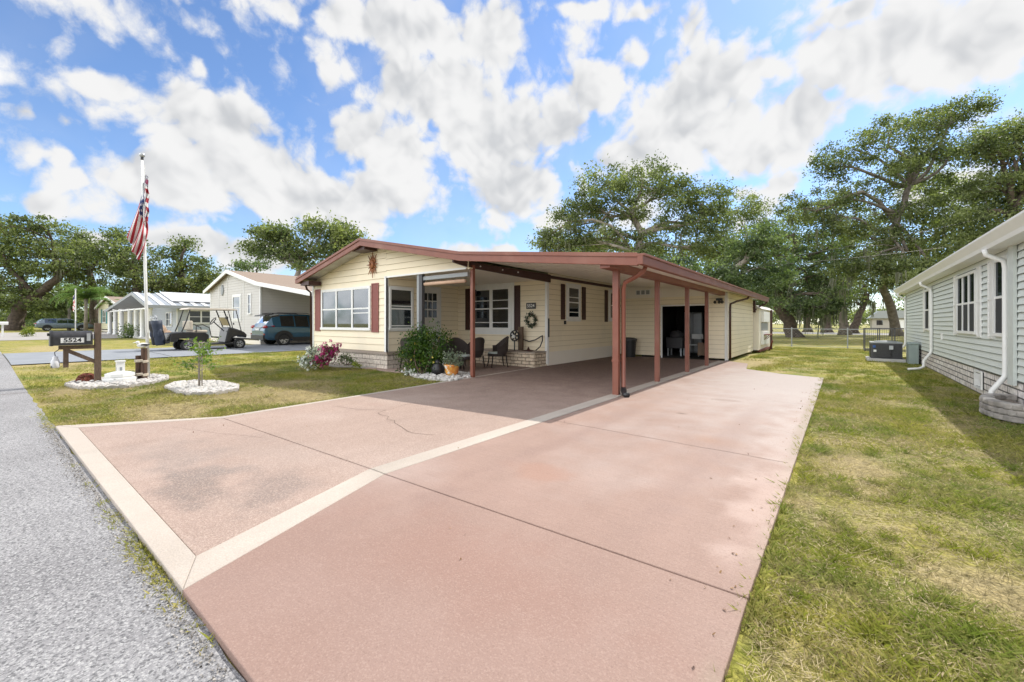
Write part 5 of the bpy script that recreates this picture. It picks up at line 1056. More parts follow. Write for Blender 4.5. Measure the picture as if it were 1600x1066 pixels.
# trash can
t = thing('trash_can', 'black ribbed plastic rubbish bin in the back corner of the carport', 'bin', (-6.7, 16.3, .03)); b = MB(); b.lathe([(.22, 0), (.27, .62), (.29, .64), (.29, .68), (.27, .70)], (-6.7, 16.3, .03), 20); b.build('body', M['black'], t, smooth=False)
b = MB(); b.lathe([(.30, .69), (.30, .73), (.2, .78), (.03, .80)], (-6.7, 16.3, .03), 20); b.build('lid', M['dkgrey'], t); b = MB(); b.box(-6.73, -6.67, 15.98, 16.04, .45, .5); b.build('handle', M['black'], t)
# things seen in the open storage room
t = thing('folding_chair', 'white folding chair leaning inside the dark storage opening', 'chair', (-4.75, 18.2, .03)); b = MB()
for x in (-4.95, -4.55): b.tube([(x, 18.2, .03), (x + .1, 18.35, .95)], .014, 6); b.tube([(x, 18.45, .03), (x + .1, 18.2, .6)], .014, 6)
b.build('frame', M['steel'], t); b = MB(); b.bar((-4.9, 18.3, .5), (-4.45, 18.3, .5), .3, .03); b.bar((-4.83, 18.33, .85), (-4.4, 18.33, .85), .02, .2); b.build('seat', M['white'], t)
t = thing('cardboard_box', 'tan cardboard box on the storage floor near the right jamb', 'box', (-4.15, 18.0, .03)); b = MB(); b.box(-4.45, -3.95, 17.7, 18.1, .12, .62); b.cur = 1; b.box(-4.46, -3.94, 17.86, 17.92, .622, .625); b.build('carton', [mat('cardboard', (.36, .25, .18), .9), M['ceil']], t, bevel=.005)
t = thing('small_grill', 'dark covered machine standing on the left of the storage room', 'machine', (-5.3, 18.3, .03)); b = MB(); b.box(-5.75, -5.1, 17.9, 18.5, .35, .8); b.lathe([(.26, 0), (.3, .1), (.2, .25), (.05, .3)], (-5.42, 18.2, .8), 14); b.build('body', M['dkgrey'], t, bevel=.02); b = MB(); b.box(-5.72, -5.66, 17.95, 18.0, .03, .35); b.box(-5.2, -5.14, 17.95, 18.0, .03, .35); b.box(-5.72, -5.66, 18.4, 18.45, .03, .35); b.box(-5.2, -5.14, 18.4, 18.45, .03, .35); b.build('leg', M['steel'], t)
t = thing('storage_locker', 'tall grey locker against the rear of the storage room', 'locker', (-5.3, 20.5, .03)); b = MB(); b.box(-5.7, -4.9, 20.3, 20.9, .03, 1.9); b.build('body', M['grey'], t, bevel=.01); b = MB(); b.box(-5.66, -5.32, 20.285, 20.3, .1, 1.85); b.box(-5.28, -4.94, 20.285, 20.3, .1, 1.85); b.build('door', M['steel'], t)
t = thing('storage_shelf', 'dark shelf with small boxes along the right of the storage room', 'shelf', (-3.95, 19, .03)); b = MB()
for z in (.5, 1.0, 1.5): b.box(-4.1, -3.65, 18.4, 20.2, z, z + .03)
for y in (18.4, 20.16):
    for x in (-4.1, -3.69): b.box(x, x + .04, y, y + .04, .03, 1.8)
b.build('rack', M['dkgrey'], t)
for i, (y, z, c, lab) in enumerate(((18.6, .53, 'white', 'white tub on the lowest board of the storage shelf'), (18.55, 1.03, 'teal', 'teal tub on the middle board of the storage shelf'), (18.6, 1.53, 'ceil', 'cream tub on the top board of the storage shelf'))):
    o = thing('storage_tub', lab, 'tub', (-3.9, y, z), group='tubs on the storage shelf'); b = MB(); b.prism([(-4.05, z), (-3.75, z), (-3.72, z + .2), (-4.08, z + .2)], y - .15, y + .2); b.build('tub', M[c], o); b = MB(); b.box(-4.1, -3.70, y - .17, y + .22, z + .2, z + .23); b.build('lid', M['grey'], o)
# pots and bed at the carport corner
p = gv(706, 590); t = thing('painted_pot', 'orange glazed flowerpot with bright painted blooms beside the post', 'flowerpot', p)
b = MB(); b.lathe([(.12, .0), (.17, .10), (.185, .24), (.20, .26), (.20, .30), (.17, .30), (.16, .26)], p + Vector((0, 0, .04)), 18); b.build('pot', M['terra'], t, smooth=True)
p2 = gv(684, 588); t = thing('black_pot', 'small round black pot between the orange flowerpot and the shrub', 'flowerpot', p2); b = MB(); b.lathe([(.1, .0), (.16, .08), (.17, .2), (.12, .27), (.13, .3)], p2 + Vector((0, 0, .03)), 14); b.build('pot', M['black'], t, smooth=True); b = MB(); b.ball(p2 + Vector((.02, -.02, .36)), (.08, .08, .09), 10, 7); b.build('lid', M['black'], t, smooth=True)
bed('corner_rock_bed', 'bright white rocks around the shrub and flowerpot beside the driveway', [gp(*q) for q in ((640, 588), (660, 593), (690, 597), (708, 598), (738, 592), (738, 587), (720, 584), (680, 583), (645, 583))], .05, M['rock'], M['kerbstone'], 9, 260, False, (.03, .06))
bed('house_front_bed', 'narrow pale gravel bed with edging stones along the front of the home', [gp(*q) for q in ((515, 573), (560, 575), (612, 577), (606, 571), (560, 569), (520, 567))], .06, mat('grey_gravel', (.42, .38, .33), .9, bump=.6, bscale=30), M['kerbstone'], 10, 160, True, (.02, .045))
for (u, v, lab, kind) in ((566, 571, 'pale kneeling stone angel beside the brick skirting', 0), (580, 571, 'pale standing stone angel just left of the white cross', 1)):
    p = gv(u, v); t = thing('angel_statue', lab, 'statue', p, 0, 'garden statues by the skirting'); b = MB(); h = .36 + .08 * kind
    b.lathe([(.10, 0), (.11, .03), (.09, .05), (.10, .08), (.07, h * .5), (.06, h * .7), (.03, h * .78), (.045, h * .86), (.04, h * .95), (.01, h)], p, 12); b.ball(p + Vector((.05, -.07, h * .3)), (.07, .07, .08), 8, 6); b.build('figure', M['rock'], t, smooth=True)
    b = MB()
    for sx in (-1, 1): b.ball(p + Vector((sx * .09, .04, h * .55)), (.07, .02, .12), 8, 6)
    b.build('wing', M['rock'], t, smooth=True)
p = gv(586, 571); t = thing('white_cross', 'thin white cross at the corner of the brick skirting', 'cross', p); b = MB(); b.box(p.x - .02, p.x + .02, p.y - .02, p.y + .02, 0, .58); b.build('upright', M['white'], t); b = MB(); b.box(p.x - .14, p.x + .14, p.y - .022, p.y + .018, .38, .42); b.build('crossbar', M['white'], t)
# service cables
def wire(name, label, a, c, sag, r=.012):
    a, c = Vector(a), Vector(c); pts = [a + (c - a) * i / 24 - Vector((0, 0, sag * 4 * (i / 24) * (1 - i / 24))) for i in range(25)]
    b = MB(); b.tube(pts, r, 5); tag(b.build(name, M['black']), label, 'cable')
wire('power_cable', 'upper thin black cable crossing in front of the oaks', at(30, 1760, 285), at(30, 1085, 425), .5)
wire('power_cable', 'lower thin black cable crossing in front of the oaks above the shed roof', at(28, 1760, 345), at(28, 1000, 428), .5)
# ------------------------------------------------------------------ vegetation
def quads_mesh(name, V, tint, m, parent=None, org=None, nper=4, kind=None):
    """V: (n, nper, 3) float array of leaf faces"""
    n = len(V); me = bpy.data.meshes.new(name); org = np.array(org if org is not None else (0, 0, 0), float)
    me.vertices.add(n * nper); me.vertices.foreach_set('co', (V.reshape(-1, 3) - org).astype(np.float32).ravel())
    me.loops.add(n * nper); me.loops.foreach_set('vertex_index', np.arange(n * nper, dtype=np.int32))
    me.polygons.add(n); me.polygons.foreach_set('loop_start', np.arange(0, n * nper, nper, dtype=np.int32)); me.update(calc_edges=True)
    at_ = me.attributes.new('tint', 'FLOAT', 'FACE'); at_.data.foreach_set('value', np.clip(tint, 0, 1).astype(np.float32))
    me.materials.append(m); o = bpy.data.objects.new(name, me); S.collection.objects.link(o)
    if parent is not None: o.parent = parent
    else: o.location = tuple(org)
    ORI[o.name] = Vector(tuple(org)); return o
def leafquads(C, size, rs, asp=.5, up=.0):
    n = len(C); d = rs.normal(size=(n, 3)); d /= np.linalg.norm(d, axis=1)[:, None]; nr = rs.normal(size=(n, 3)); nr[:, 2] += up; e = np.cross(d, nr); e /= np.linalg.norm(e, axis=1)[:, None] + 1e-9
    s = size * rs.uniform(.6, 1.3, n)[:, None]; d = d * s; e = e * s * asp
    return np.stack([C - d * .5, C + e * .5 + d * .05, C + d * .5, C - e * .5 + d * .05], 1)
def crown_points(blobs, rs, per_m3=None, ncl=None, leaves=60, crad=.6, flat=.55, shell=.55):
    cl = []; 
    for (c, r, k) in blobs:
        r = np.array(r)
        d = rs.normal(size=(k, 3)); d /= np.linalg.norm(d, axis=1)[:, None]; q = rs.uniform(shell ** 3, 1.0, k) ** (1 / 3); q = np.where(rs.uniform(size=k) < .25, q * rs.uniform(.2, 1, k), q)
        cl.append(np.array(c) + d * q[:, None] * r * rs.uniform(.82, 1.22, (k, 1)))
    cl = np.concatenate(cl); k = len(cl); L_ = np.repeat(cl, leaves, 0); cr = np.repeat(rs.uniform(.55, 1.35, k) * crad, leaves)
    off = rs.normal(size=(k * leaves, 3)) * .5; off[:, 2] *= flat; tint = np.repeat(rs.uniform(-.1, .6, k), leaves) + rs.uniform(-.25, .25, k * leaves)
    return cl, L_ + off * cr[:, None], tint
def limb(b, p, q, r0, r1, rs, n=6, bend=.12, n_s=8, sag=0):
    p = np.array(p, float); q = np.array(q, float); L_ = np.linalg.norm(q - p); pts = []; off = np.zeros(3)
    a1 = rs.normal(size=3) * bend * L_; a2 = rs.normal(size=3) * bend * .6 * L_
    for i in range(n + 1):
        t = i / n; w = math.sin(math.pi * t); w2 = math.sin(2 * math.pi * t); pts.append(tuple(p + (q - p) * t + a1 * w + a2 * w2 - np.array((0, 0, sag * w * L_))))
    b.tube(pts, [r0 + (r1 - r0) * (i / n) ** .8 for i in range(n + 1)], n_s); return pts
def tree(name, label, cat, base, forks, blobs, leafm, barkm, tr, leaf, leaves, crad, seed, group=None, moss=0, shell=.55, flat=.5, twigs=5, density=1.0, trunkbend=.06):
    """forks: world points the trunk passes; blobs: (centre, radii, clusters)"""
    rs = np.random.RandomState(seed); base = Vector(base)
    t = thing(name, label, cat, base, 0, group); ORI[t.name] = base.copy()
    blobs = [(tuple(c), r, max(2, int(k * density))) for c, r, k in blobs]
    cl, P_, ti = crown_points(blobs, rs, leaves=leaves, crad=crad, flat=flat, shell=shell)
    b = MB(); pts = [tuple(base - Vector((0, 0, .1)))] + [tuple(f) for f in forks]
    path = []
    for i in range(len(pts) - 1):
        p, q = np.array(pts[i]), np.array(pts[i + 1])
        for k in range(4): path.append(tuple(p + (q - p) * k / 4 + rs.normal(size=3) * .04 * tr * 3 * (k > 0)))
    path.append(pts[-1]); n = len(path); rad = [tr * (1.0 - .5 * i / (n - 1)) for i in range(n)]; rad[0] *= 1.7; rad[1] *= 1.12
    b.tube(path, rad, 12); b.build('trunk', barkm, t, smooth=True)
    b = MB(); F_ = np.array(path[n // 2:]); rB = [tr * .5] 
    for (c, r, k) in blobs:
        c = np.array(c); dd = np.linalg.norm(F_ - c, axis=1) + (c[2] < F_[:, 2]) * 1.5; s = F_[int(np.argmin(dd))]
        lp = limb(b, s, c, tr * rs.uniform(.32, .48), tr * .13, rs, 6, .10)
        own = cl[np.linalg.norm((cl - c) / np.array(r), axis=1) < 1.3]
        for j in rs.permutation(len(own))[:twigs]:
            st = lp[rs.randint(3, 7)]; limb(b, st, own[j], tr * .12, tr * .03, rs, 4, .12, 5)
    b.build('limbs', barkm, t, smooth=True)
    quads_mesh('crown', leafquads(P_, leaf, rs, .55, .6), ti, leafm, t, base)
    if moss:
        V = []; low = cl[np.argsort(cl[:, 2])][:max(4, int(len(cl) * .5))]
        for i in range(int(moss * .6)):
            c = low[rs.randint(len(low))] + rs.normal(size=3) * crad * .6; L_ = rs.uniform(.5, 2.0)
            for k in range(9):
                w = rs.uniform(.03, .07); a = rs.uniform(0, 6.28); o2 = rs.normal(size=3) * .14; o2[2] *= .5; p = c + o2; q = p + np.array((rs.normal() * .08, rs.normal() * .08, -L_ * rs.uniform(.4, 1))); e = np.array((math.cos(a) * w, math.sin(a) * w, 0)); V.append([p - e, p + e, q + e * .3, q - e * .3])
        V = np.array(V); quads_mesh('moss', V, rs.uniform(0, 1, len(V)), M['moss'], t, base)['kind'] = 'stuff'
    return t
def B(d, u, v, ru, rv, k=12, dr=None):
    r = ru * d / FPX; rz = rv * d / FPX; return (at(d, u, v), (r, dr if dr else r, rz), k)
def G(d, u):
    p = at(d, u, VH); p.z = gz(p.x); return p
# big oaks behind the home, right of centre
d = 34; g = G(d, 1002)
tree('oak_tree', 'wide open crowned oak right behind the carport roof', 'tree', g, [at(d, 1000, 455), at(d, 992, 405), at(d, 1003, 365), at(d, 985, 330)],
  [B(d, 1003, 283, 48, 26, 22), B(d, 950, 290, 40, 24, 16), B(d, 920, 320, 38, 22, 16), B(d, 885, 345, 32, 20, 12), B(d, 1050, 300, 42, 26, 18), B(d, 1095, 318, 38, 26, 16), B(d, 1120, 345, 30, 24, 12), B(d, 970, 335, 46, 24, 14), B(d, 1040, 350, 52, 28, 18), B(d, 1090, 380, 50, 30, 18), B(d, 950, 372, 44, 22, 14), B(d, 900, 375, 36, 16, 10), B(d, 865, 385, 28, 12, 9), B(d, 1010, 392, 48, 18, 12), B(d, 1125, 395, 36, 26, 12), B(d, 855, 372, 18, 10, 5)],
  M['oak'], M['barkp'], .42, .21, 115, .95, 1, moss=60, density=1.55)
d = 30; g = G(d, 1085)
tree('oak_tree', 'dense darker oak filling the gap above the shed roof', 'tree', g, [at(d, 1120, 470), at(d, 1140, 430), at(d, 1190, 385)],
  [B(d, 1070, 425, 45, 24, 16), B(d, 1120, 430, 42, 26, 18), B(d, 1165, 400, 40, 30, 18), B(d, 1160, 445, 36, 24, 16), B(d, 1195, 370, 36, 26, 14), B(d, 1205, 425, 34, 26, 14), B(d, 1010, 415, 34, 14, 10), B(d, 1185, 470, 28, 16, 9)],
  M['oakd'], M['barkp'], .30, .20, 120, .85, 2, density=1.6)
d = 42; g = G(d, 1240)
tree('oak_tree', 'leaning dark trunked oak standing just beyond the chain link fence', 'tree', g, [at(d, 1232, 500), at(d, 1216, 475), at(d, 1222, 440), at(d, 1240, 400)],
  [B(d, 1205, 400, 40, 30, 16), B(d, 1240, 365, 45, 28, 16), B(d, 1260, 420, 50, 30, 20), B(d, 1215, 450, 34, 22, 12), B(d, 1270, 462, 36, 22, 14), B(d, 1300, 440, 34, 28, 14), B(d, 1185, 440, 34, 26, 12), B(d - 3, 1285, 480, 20, 16, 8), B(d - 3, 1255, 480, 20, 12, 8), B(d - 3, 1305, 470, 14, 22, 8), B(d, 1300, 385, 40, 26, 14)],
  M['oakd'], M['bark'], .62, .22, 115, .95, 3, moss=120, density=1.55)
d = 38; g = G(d + 8, 1402)
tree('oak_tree', 'tallest oak with a pale trunk whose crown rises above the sage house', 'tree', g, [at(d + 7, 1392, 480), at(d + 6, 1380, 452), at(d + 3, 1385, 410), at(d, 1400, 350), at(d, 1420, 290)],
  [B(d, 1335, 235, 38, 24, 13), B(d, 1300, 262, 30, 20, 10), B(d, 1390, 215, 42, 26, 15), B(d, 1440, 190, 38, 24, 14), B(d, 1490, 182, 34, 20, 13), B(d, 1520, 170, 24, 14, 8), B(d, 1370, 275, 46, 28, 14), B(d, 1430, 255, 48, 32, 18), B(d, 1490, 235, 46, 32, 18), B(d, 1320, 310, 42, 26, 13), B(d, 1400, 330, 54, 32, 20), B(d, 1470, 310, 56, 36, 24), B(d, 1300, 345, 34, 22, 11), B(d, 1360, 370, 48, 28, 18), B(d, 1430, 385, 56, 30, 24), B(d, 1500, 370, 50, 36, 22), B(d - 4, 1395, 425, 40, 24, 16), B(d - 4, 1345, 415, 34, 24, 12), B(d, 1255, 325, 34, 20, 10), B(d - 4, 1440, 425, 26, 20, 10)],
  M['oak'], M['barkm'], .44, .22, 115, 1.0, 4, moss=90, density=1.6)
d = 32; g = G(d, 1590)
tree('oak_tree', 'leafy oak behind the roof of the sage house at the right edge', 'tree', g, [at(d, 1590, 400), at(d, 1585, 330)],
  [B(d, 1575, 235, 44, 28, 20), B(d, 1620, 215, 50, 30, 20), B(d, 1560, 285, 48, 30, 22), B(d, 1620, 280, 50, 36, 22), B(d, 1540, 335, 44, 26, 18), B(d, 1600, 330, 50, 24, 20), B(d, 1525, 385, 34, 24, 14), B(d, 1660, 300, 60, 60, 26), B(d, 1580, 200, 34, 18, 12), B(d, 1530, 230, 30, 22, 12)],
  M['oak'], M['bark'], .5, .20, 115, .9, 5, density=1.6)
for i, (d, u, top_, lean, tr, bl, lab) in enumerate((
  (62, 1292, 470, 4, .55, [(1285, 440, 30, 22), (1305, 455, 26, 22), (1270, 455, 22, 18)], 'upright dark trunked oak in the middle of the far field'),
  (58, 1332, 470, 22, .55, [(1345, 440, 30, 24), (1330, 465, 20, 14), (1370, 455, 26, 22)], 'oak with a trunk leaning right in the far field'),
  (75, 1200, 475, 2, .5, [(1195, 460, 24, 22), (1215, 470, 22, 18)], 'small far oak just right of the shed'),
  (66, 1262, 470, -3, .5, [(1258, 450, 30, 26), (1240, 460, 26, 22)], 'pale mossy oak between the leaning oak and the middle of the field'))):
    g = G(d, u); tree('field_oak', lab, 'tree', g, [at(d, u + lean * .4, 495), at(d, u + lean, top_)], [B(d, *q, 14) for q in bl], M['oakp'], M['bark'], tr, .30, 60, 1.3, 40 + i, group='oaks in the far field', moss=70)
# behind the yellow home, left of centre
d = 44; g = G(d, 462)
tree('broadleaf_tree', 'rounded bright green tree rising behind the left slope of the yellow home', 'tree', g, [at(d, 462, 440), at(d, 468, 415)],
  [B(d, 418, 368, 26, 15, 13), B(d, 400, 385, 18, 10, 7), B(d, 452, 372, 24, 14, 11), B(d, 505, 358, 34, 12, 15), B(d, 545, 370, 24, 14, 12), B(d, 520, 385, 34, 16, 15), B(d, 470, 398, 34, 16, 14), B(d, 428, 395, 24, 12, 9), B(d, 545, 400, 28, 20, 12), B(d, 495, 420, 44, 20, 14)],
  M['oakp'], M['barkp'], .40, .32, 80, 1.05, 6, density=1.6, flat=.7)
d = 50; g = G(d, 398)
tree('broadleaf_tree', 'low dark tree peeking above the tan shingle roof', 'tree', g, [at(d, 398, 440)], [B(d, 385, 418, 16, 8, 8), B(d, 405, 415, 20, 8, 9), B(d, 372, 428, 14, 8, 6)], M['oakd'], M['bark'], .3, .28, 60, .9, 7)
# left side oaks
d = 52; g = G(d, 22)
tree('oak_tree', 'spreading oak at the far left with a dark leaning limb', 'tree', g, [at(d, 30, 480), at(d, 62, 458), at(d, 95, 428)],
  [B(d, 15, 362, 42, 16, 16), B(d, 62, 352, 34, 13, 13), B(d, 5, 392, 48, 16, 16), B(d, 62, 388, 44, 16, 16), B(d, 15, 425, 42, 15, 14), B(d, 80, 420, 34, 14, 12), B(d, 30, 452, 44, 14, 14), B(d, -50, 400, 50, 40, 20), B(d, 110, 405, 28, 14, 9), B(d, 10, 475, 32, 12, 10), B(d, 70, 478, 26, 12, 10)],
  M['oak'], M['bark'], .75, .33, 85, 1.25, 8, moss=40, density=1.5, flat=.4)
d = 60; g = G(d, 150)
tree('oak_tree', 'oak with a rounded yellow green crown behind the tallest palm', 'tree', g, [at(d, 148, 455), at(d, 140, 425)],
  [B(d, 118, 372, 20, 14, 9), B(d, 98, 390, 26, 14, 10), B(d, 150, 385, 26, 14, 10), B(d, 130, 402, 34, 16, 13), B(d, 165, 412, 34, 18, 14), B(d, 110, 430, 34, 16, 12), B(d, 145, 450, 38, 18, 14), B(d, 95, 460, 30, 18, 12)],
  M['oakp'], M['bark'], .65, .36, 80, 1.3, 9, moss=30, density=1.35)
d = 56; g = G(d, 215)
tree('oak_tree', 'tall oak directly behind the white flagpole', 'tree', g, [at(d, 214, 450), at(d, 205, 415)],
  [B(d, 178, 368, 18, 11, 8), B(d, 205, 388, 26, 14, 10), B(d, 180, 400, 22, 14, 8), B(d, 222, 412, 32, 16, 13), B(d, 195, 430, 36, 18, 14), B(d, 240, 440, 34, 16, 13), B(d, 205, 455, 36, 16, 13)],
  M['oak'], M['bark'], .6, .34, 80, 1.2, 10, moss=30, density=1.35)
d = 60; g = G(d, 285)
tree('oak_tree', 'oak behind the metal roof between the flagpole and the cream gable house', 'tree', g, [at(d, 285, 450), at(d, 284, 420)],
  [B(d, 287, 385, 18, 11, 8), B(d, 270, 402, 24, 13, 9), B(d, 300, 412, 26, 13, 10), B(d, 275, 430, 36, 16, 14), B(d, 315, 438, 26, 16, 11), B(d, 335, 430, 16, 11, 7), B(d, 255, 450, 30, 14, 11), B(d, 305, 458, 34, 14, 12)],
  M['oakp'], M['bark'], .55, .36, 80, 1.25, 11, moss=30, density=1.35)

for i, (d, bl, lab) in enumerate((
  (52, [(1150, 330, 40, 34), (1200, 345, 44, 34), (1170, 390, 50, 40), (1240, 390, 46, 36), (1120, 390, 40, 34)], 'rear oak filling the gap between the carport oak and the tallest oak'),
  (50, [(1300, 385, 46, 38), (1350, 350, 50, 38), (1400, 390, 50, 40), (1290, 430, 40, 30), (1370, 430, 46, 28), (1280, 330, 34, 26)], 'rear oak behind the lower boughs of the tallest oak'),
  (48, [(1450, 350, 56, 44), (1520, 300, 56, 44), (1590, 330, 56, 50), (1480, 410, 50, 36), (1560, 400, 50, 40), (1440, 290, 40, 32)], 'rear oak rising behind the middle of the sage house roof'),
  (46, [(930, 385, 40, 26), (990, 400, 46, 26), (1060, 400, 46, 30), (900, 395, 30, 16)], 'rear oak low behind the wide carport oak'))):
    g = G(d, bl[0][0] + 20); tree('rear_oak', lab, 'tree', g, [at(d, bl[0][0] + 15, 470), at(d, bl[0][0] + 10, 420)], [B(d, *q, 22) for q in bl], [M['oakp'], M['oak']][i % 2], M['barkm'], .45, .27, 100, 1.25, 60 + i, group='rear row of oaks', density=1.2)

# palms
def palm(name, label, base, h, n, L_, seed, group=None, droop=1.0):
    rs = np.random.RandomState(seed); t = thing(name, label, 'palm', base, 0, group); base = Vector(base); top_ = base + Vector((.15, 0, h))
    b = MB(); b.tube([base - Vector((0, 0, .1)), base + (top_ - base) * .5 + Vector((.06, 0, 0)), top_], [.2, .15, .16], 10); b.build('trunk', M['barkp'], t, smooth=True)
    V = []; T = []
    for i in range(n):
        a = 6.283 * i / n + rs.uniform(-.2, .2); el_ = rs.uniform(.5, 1.5); d = np.array((math.cos(a), math.sin(a), 0)); p = np.array(top_); LL = L_ * rs.uniform(.8, 1.1); ti = rs.uniform(0, .7)
        for k in range(26):
            s = k / 26; ang = el_ - s * 1.9 * droop; p = p + (d * math.cos(ang) + np.array((0, 0, math.sin(ang)))) * LL / 26
            for sg in (-1, 1):
                w = np.array((-d[1], d[0], 0)) * sg; q = p + w * .55 * math.sin(math.pi * min(1, s + .12)) * L_ / 2.4 + np.array((0, 0, -.10 - .15 * s)) * L_ / 2.4 + rs.normal(size=3) * .05; e = d * .035; V.append([p - e, p + e, q + e * .4, q - e * .4]); T.append(ti + rs.uniform(-.1, .2))
    V = np.array(V); quads_mesh('fronds', V, np.array(T), M['palm'], t, base); return t
palm('palm_tree', 'tallest feathery palm standing beyond the far parked estate car', G(50, 134), 3.9, 44, 3.3, 1, droop=.95)
palm('palm_tree', 'small palm in front of the pale yellow cottage', G(46, 172), 3.0, 12, 1.7, 2)
palm('palm_tree', 'low yellow green palm left of the tallest palm', G(53, 108), 3.2, 13, 2.0, 3)
# low plants
def shrub(name, label, cat, base, blobs, leafm, leaf, leaves, crad, seed, stems=6, group=None, flowers=None):
    rs = np.random.RandomState(seed); base = Vector(base); t = thing(name, label, cat, base, 0, group)
    cl, P_, ti = crown_points(blobs, rs, leaves=leaves, crad=crad, flat=.9, shell=.5); P_[:, 2] = np.maximum(P_[:, 2], base.z + .02)
    b = MB()
    for j in rs.permutation(len(cl))[:stems]: limb(b, base, cl[j], .018, .006, rs, 4, .08, 5)
    b.build('stem', M['wood'], t); quads_mesh('leaves', leafquads(P_, leaf, rs, .5, .5), ti, leafm, t, base)
    if flowers:
        m, k, s = flowers; idx = rs.randint(0, len(P_), k); C = P_[idx] + rs.normal(size=(k, 3)) * .03; V = []
        for c in C:
            for q in range(5):
                a = q * 1.2566 + rs.uniform(0, .3); dv = np.array((math.cos(a), -.4 + rs.uniform(-.3, .3), math.sin(a))); e = np.cross(dv, (0.3, 1, .2)); e = e / np.linalg.norm(e) * s * .35; V.append([c - e * .2, c + dv * s * .5 + e, c + dv * s, c + dv * s * .5 - e])
        quads_mesh('flowers', np.array(V), rs.uniform(0, 1, len(V)), m, t, base)
    return t
M['yel'] = leafmat('yellow_blossom', (.55, .42, .05), (.75, .65, .15), tr=.3); M['mag'] = leafmat('magenta_blossom', (.34, .015, .14), (.62, .06, .30), tr=.3, scale=6); M['whf'] = leafmat('white_blossom', (.60, .62, .66), (.85, .85, .88), tr=.3, scale=4)
M['sageleaf'] = leafmat('grey_green_leaves', (.12, .16, .10), (.30, .34, .24), tr=.2, scale=4); M['ygbush'] = leafmat('yellow_green_leaves', (.14, .20, .02), (.38, .38, .05), tr=.3, scale=3)
d = 11.4
def Bs(d, u, v, ru, rv, k): r = ru * d / FPX; return (tuple(at(d, u, v)), (r, r * .8, rv * d / FPX), k)
shrub('porch_shrub', 'big round green shrub with small yellow blooms at the porch corner', 'shrub', gv(662, 588) * 1.0, [Bs(d, 655, 535, 20, 24, 30), Bs(d, 670, 545, 24, 26, 24), Bs(d, 640, 560, 24, 22, 18), Bs(d, 675, 560, 26, 26, 22), Bs(d, 688, 530, 14, 16, 10), Bs(d, 664, 545, 22, 25, 16), Bs(d, 662, 575, 26, 12, 16)], M['bush'], .075, 46, .22, 11, 14, flowers=(M['yel'], 60, .04))
shrub('white_flower_bush', 'bush of pale white blooms at the left corner of the home', 'flower bush', gv(485, 572), [Bs(12.6, 488, 552, 10, 12, 8), Bs(12.4, 476, 565, 9, 6, 7), Bs(12.4, 492, 566, 10, 7, 7)], M['sageleaf'], .06, 30, .16, 12, flowers=(M['whf'], 150, .07))
shrub('magenta_flower_bush', 'bush of magenta and pink blooms in front of the triple window', 'flower bush', gv(510, 571), [Bs(12.4, 508, 553, 14, 14, 12), Bs(12.4, 522, 545, 12, 11, 9), Bs(12.3, 500, 562, 10, 8, 7)], M['bush'], .06, 26, .16, 13, flowers=(M['mag'], 240, .06))
shrub('dark_green_shrub', 'low dark green shrub right of the magenta flowers', 'shrub', gv(540, 571), [Bs(12.6, 538, 560, 12, 10, 10), Bs(12.6, 549, 563, 6, 7, 5)], M['oakd'], .05, 40, .15, 14)
shrub('small_green_plant', 'small bright green plant between the dark shrub and the angel', 'plant', gv(557, 573), [Bs(12.2, 557, 569, 6, 4, 5)], M['ygbush'], .05, 30, .09, 15, 4)
p = gv(706, 590)
shrub('pot_plant', 'grey green trailing plant growing in the orange flowerpot', 'plant', p + Vector((0, 0, .30)), [(tuple(p + Vector((0, .02, .52))), (.22, .2, .17), 14), (tuple(p + Vector((.18, 0, .42))), (.16, .12, .12), 6)], M['sageleaf'], .05, 34, .11, 16, 9)
p = gv(640, 588); shrub('white_flower_clump', 'small white flowers at the left foot of the big porch shrub', 'plant', p, [(tuple(p + Vector((0, 0, .10))), (.16, .12, .09), 8)], M['sageleaf'], .04, 20, .08, 17, 3, flowers=(M['whf'], 50, .035))
p = G(34, 41); shrub('yellow_green_shrub', 'small yellow green shrub alone on the far left lawn', 'shrub', p, [(tuple(p + Vector((0, 0, .42))), (.42, .4, .34), 16)], M['ygbush'], .11, 50, .2, 18)
for i, (u, dd, w, h, lab) in enumerate(((40, 70, 2.0, 1.6, 'round clipped dark hedge behind the parked estate car on its left'), (212, 34, .9, .9, 'dark shrub under the porch columns of the metal roof house'), (168, 56, 1.2, 1.4, 'grey green shrub in front of the yellow cottage'))):
    p = G(dd, u); shrub('round_shrub', lab, 'shrub', p, [(tuple(p + Vector((0, 0, h * .6))), (w, w, h * .55), 24)], M['oakd'], .16, 50, .45, 30 + i)
# young tree in its bed
p = gv(313, 609); t = thing('young_tree', 'thin young tree with sparse bright leaves in the white rock bed', 'tree', p)
rs = np.random.RandomState(7); b = MB(); tips = []
for (dx, dy) in ((-.03, 0), (.03, .02), (.0, -.03)):
    e_ = p + Vector((dx * 1.5 + rs.uniform(-.04, .04), dy, rs.uniform(.85, 1.05))); b.tube([p + Vector((dx, dy, 0)), p + Vector((dx * 1.3, dy, .5)), e_], [.012, .009, .005], 6); tips.append(e_)
b.build('trunk', M['barkp'], t, smooth=True); b = MB(); P_ = []
for i in range(44):
    s_ = tips[i % 3]; f = rs.uniform(.33, 1.0); st = p + (s_ - p) * f; a = rs.uniform(0, 6.28); L_ = rs.uniform(.2, .5) * (1.15 - .55 * f); q = st + Vector((math.cos(a) * L_, math.sin(a) * L_, rs.uniform(-.1, .22)))
    b.tube([st, (st + q) / 2 + Vector((0, 0, .04)), q], [.006, .004, .002], 4)
    for k in range(11): g = rs.uniform(.35, 1.1); P_.append(np.array(st + (q - st) * g) + rs.normal(size=3) * .035)
